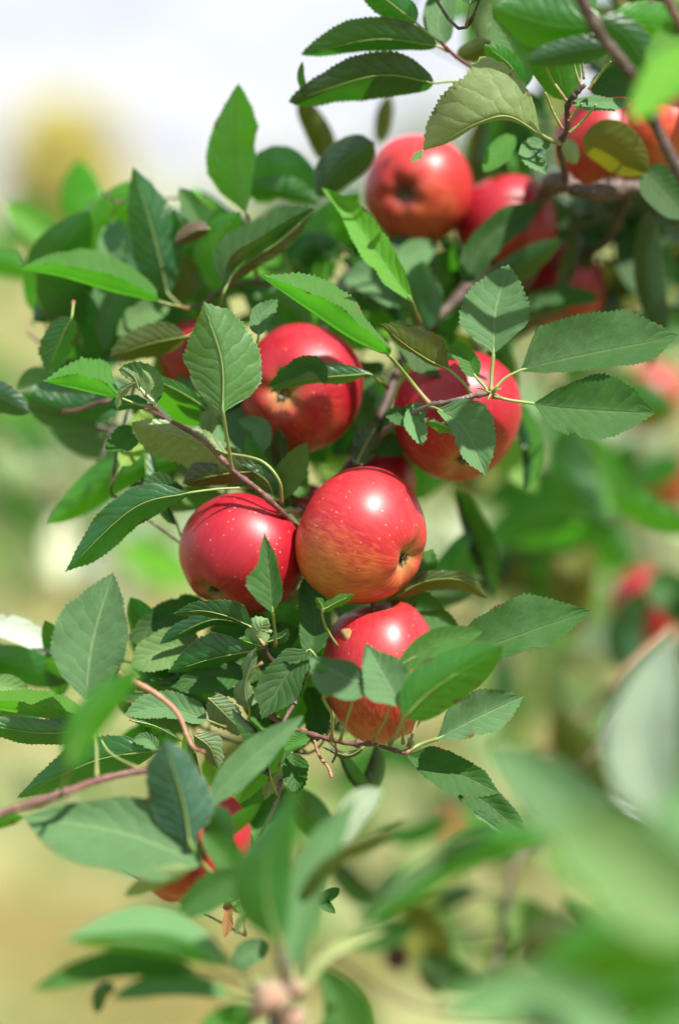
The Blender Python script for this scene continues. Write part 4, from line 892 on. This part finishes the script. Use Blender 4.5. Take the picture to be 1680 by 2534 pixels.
# ---------------------------------------------------------------- apples
apple(893, 1325, 163, 171, 1.5, (.80, -.40, .44), 'sharp red apple with orange streaks, in the centre, with a white glint', AP_BLUSH, (-.6, -1, .1), .30, seed=1)
apple(598, 1370, 156, 151, 3.0, (-.55, -.72, .42), 'dark red speckled apple with a pointed leaf in front of it', AP_RED, (-.4, -1, 0), .0, seed=2)
apple(940, 1665, 142, 174, 2.6, (.15, -1, -.1), 'red apple with a brown scab, lowest of the three sharp apples', AP_BLUSH, (-.3, -1, .2), .12, seed=3, scab=(860, 1563, 23))
apple(745, 960, 155, 161, 7.0, (-.32, -.14, .93), 'glossy apple behind a small curled leaf, left of the upper middle', AP_RED, (.1, -1, .2), .08, seed=4)
apple(1130, 1030, 160, 162, 6.5, (.1, -.85, .5), 'apple half hidden behind the right hand rosette of leaves', AP_RED, (0, -1, .4), .08, seed=5)
apple(1036, 470, 135, 138, 15, (-.33, -.2, .92), 'pale topped pink apple with its dark calyx showing, highest in the middle', AP_DARK, (0, -1, .5), .12, seed=6)
apple(1252, 565, 126, 130, 16, (.2, -.9, .3), 'blurred apple with a dark leaf across it, right of the highest apple', AP_RED, (0, -1, .3), .1, seed=7)
apple(1492, 362, 122, 122, 12, (.1, -.9, .3), 'apple behind an olive leaf at the upper right', AP_RED, (0, -1, .4), .3, seed=8)
apple(1642, 335, 112, 112, 11, (.2, -.9, .2), 'orange red apple at the right edge behind the corner branch', AP_ORANGE, (0, -1, .4), .25, seed=9)
apple(1380, 715, 120, 112, 22, (.1, -.9, .3), 'shaded apple deep in the leaves right of the middle', AP_RED, (0, -1, .2), .1, seed=10)
apple(484, 885, 90, 95, 13, (.1, -.9, .3), 'red apple peeping out behind the large upright leaf at the left', AP_RED, (0, -1, .3), .15, seed=11)
apple(470, 2090, 151, 150, -5, (.1, -.9, .3), 'bright apple mostly covered by broad leaves at the lower left', AP_RED, (-.2, -1, .3), .1, seed=12)
apple(935, 1195, 95, 95, 10, (.1, -.9, .3), 'small dark apple just behind the top of the centre apple', AP_RED, (0, -1, .3), .2, seed=13, lo=True)
apple(762, 1245, 44, 48, 10, (.1, -.9, .3), 'tiny red apple showing between the two sharpest apples', AP_RED, (0, -1, .3), .1, seed=14, lo=True)
apple(1590, 1510, 85, 105, 58, (.1, -.9, .3), 'very blurred red apple at the right edge, at mid height', AP_RED, (0, -1, .3), .1, seed=15, lo=True)
apple(1610, 985, 85, 85, 75, (.1, -.9, .3), 'very blurred orange apple behind the pointed right hand leaf', AP_RED, (0, -1, .3), .5, seed=16, lo=True)
apple(1645, 1190, 75, 75, 80, (.1, -.9, .3), 'very blurred pinkish apple at the right edge below the orange one', AP_RED, (0, -1, .3), .4, seed=17, lo=True)
apple(1110, 2050, 30, 32, 110, (.1, -.9, .3), 'tiny faint orange apple far behind in the lower middle gap', AP_ORANGE, (0, -1, .3), .1, seed=18, lo=True)
stem('side_wood', [(1250, 2300, 34), (1140, 2310, 37), (1040, 2300, 40), (990, 2330, 40)], 6, 4, BARK_GREY, BR['behind'], 7, 1, 26)
o = knob(985, 2360, 40, 34, DRYFRUIT, None, 'shrivelled_apple', 1.4)
tag(o, 'small dark shrivelled apple, blurred, low in the middle', 'apple')
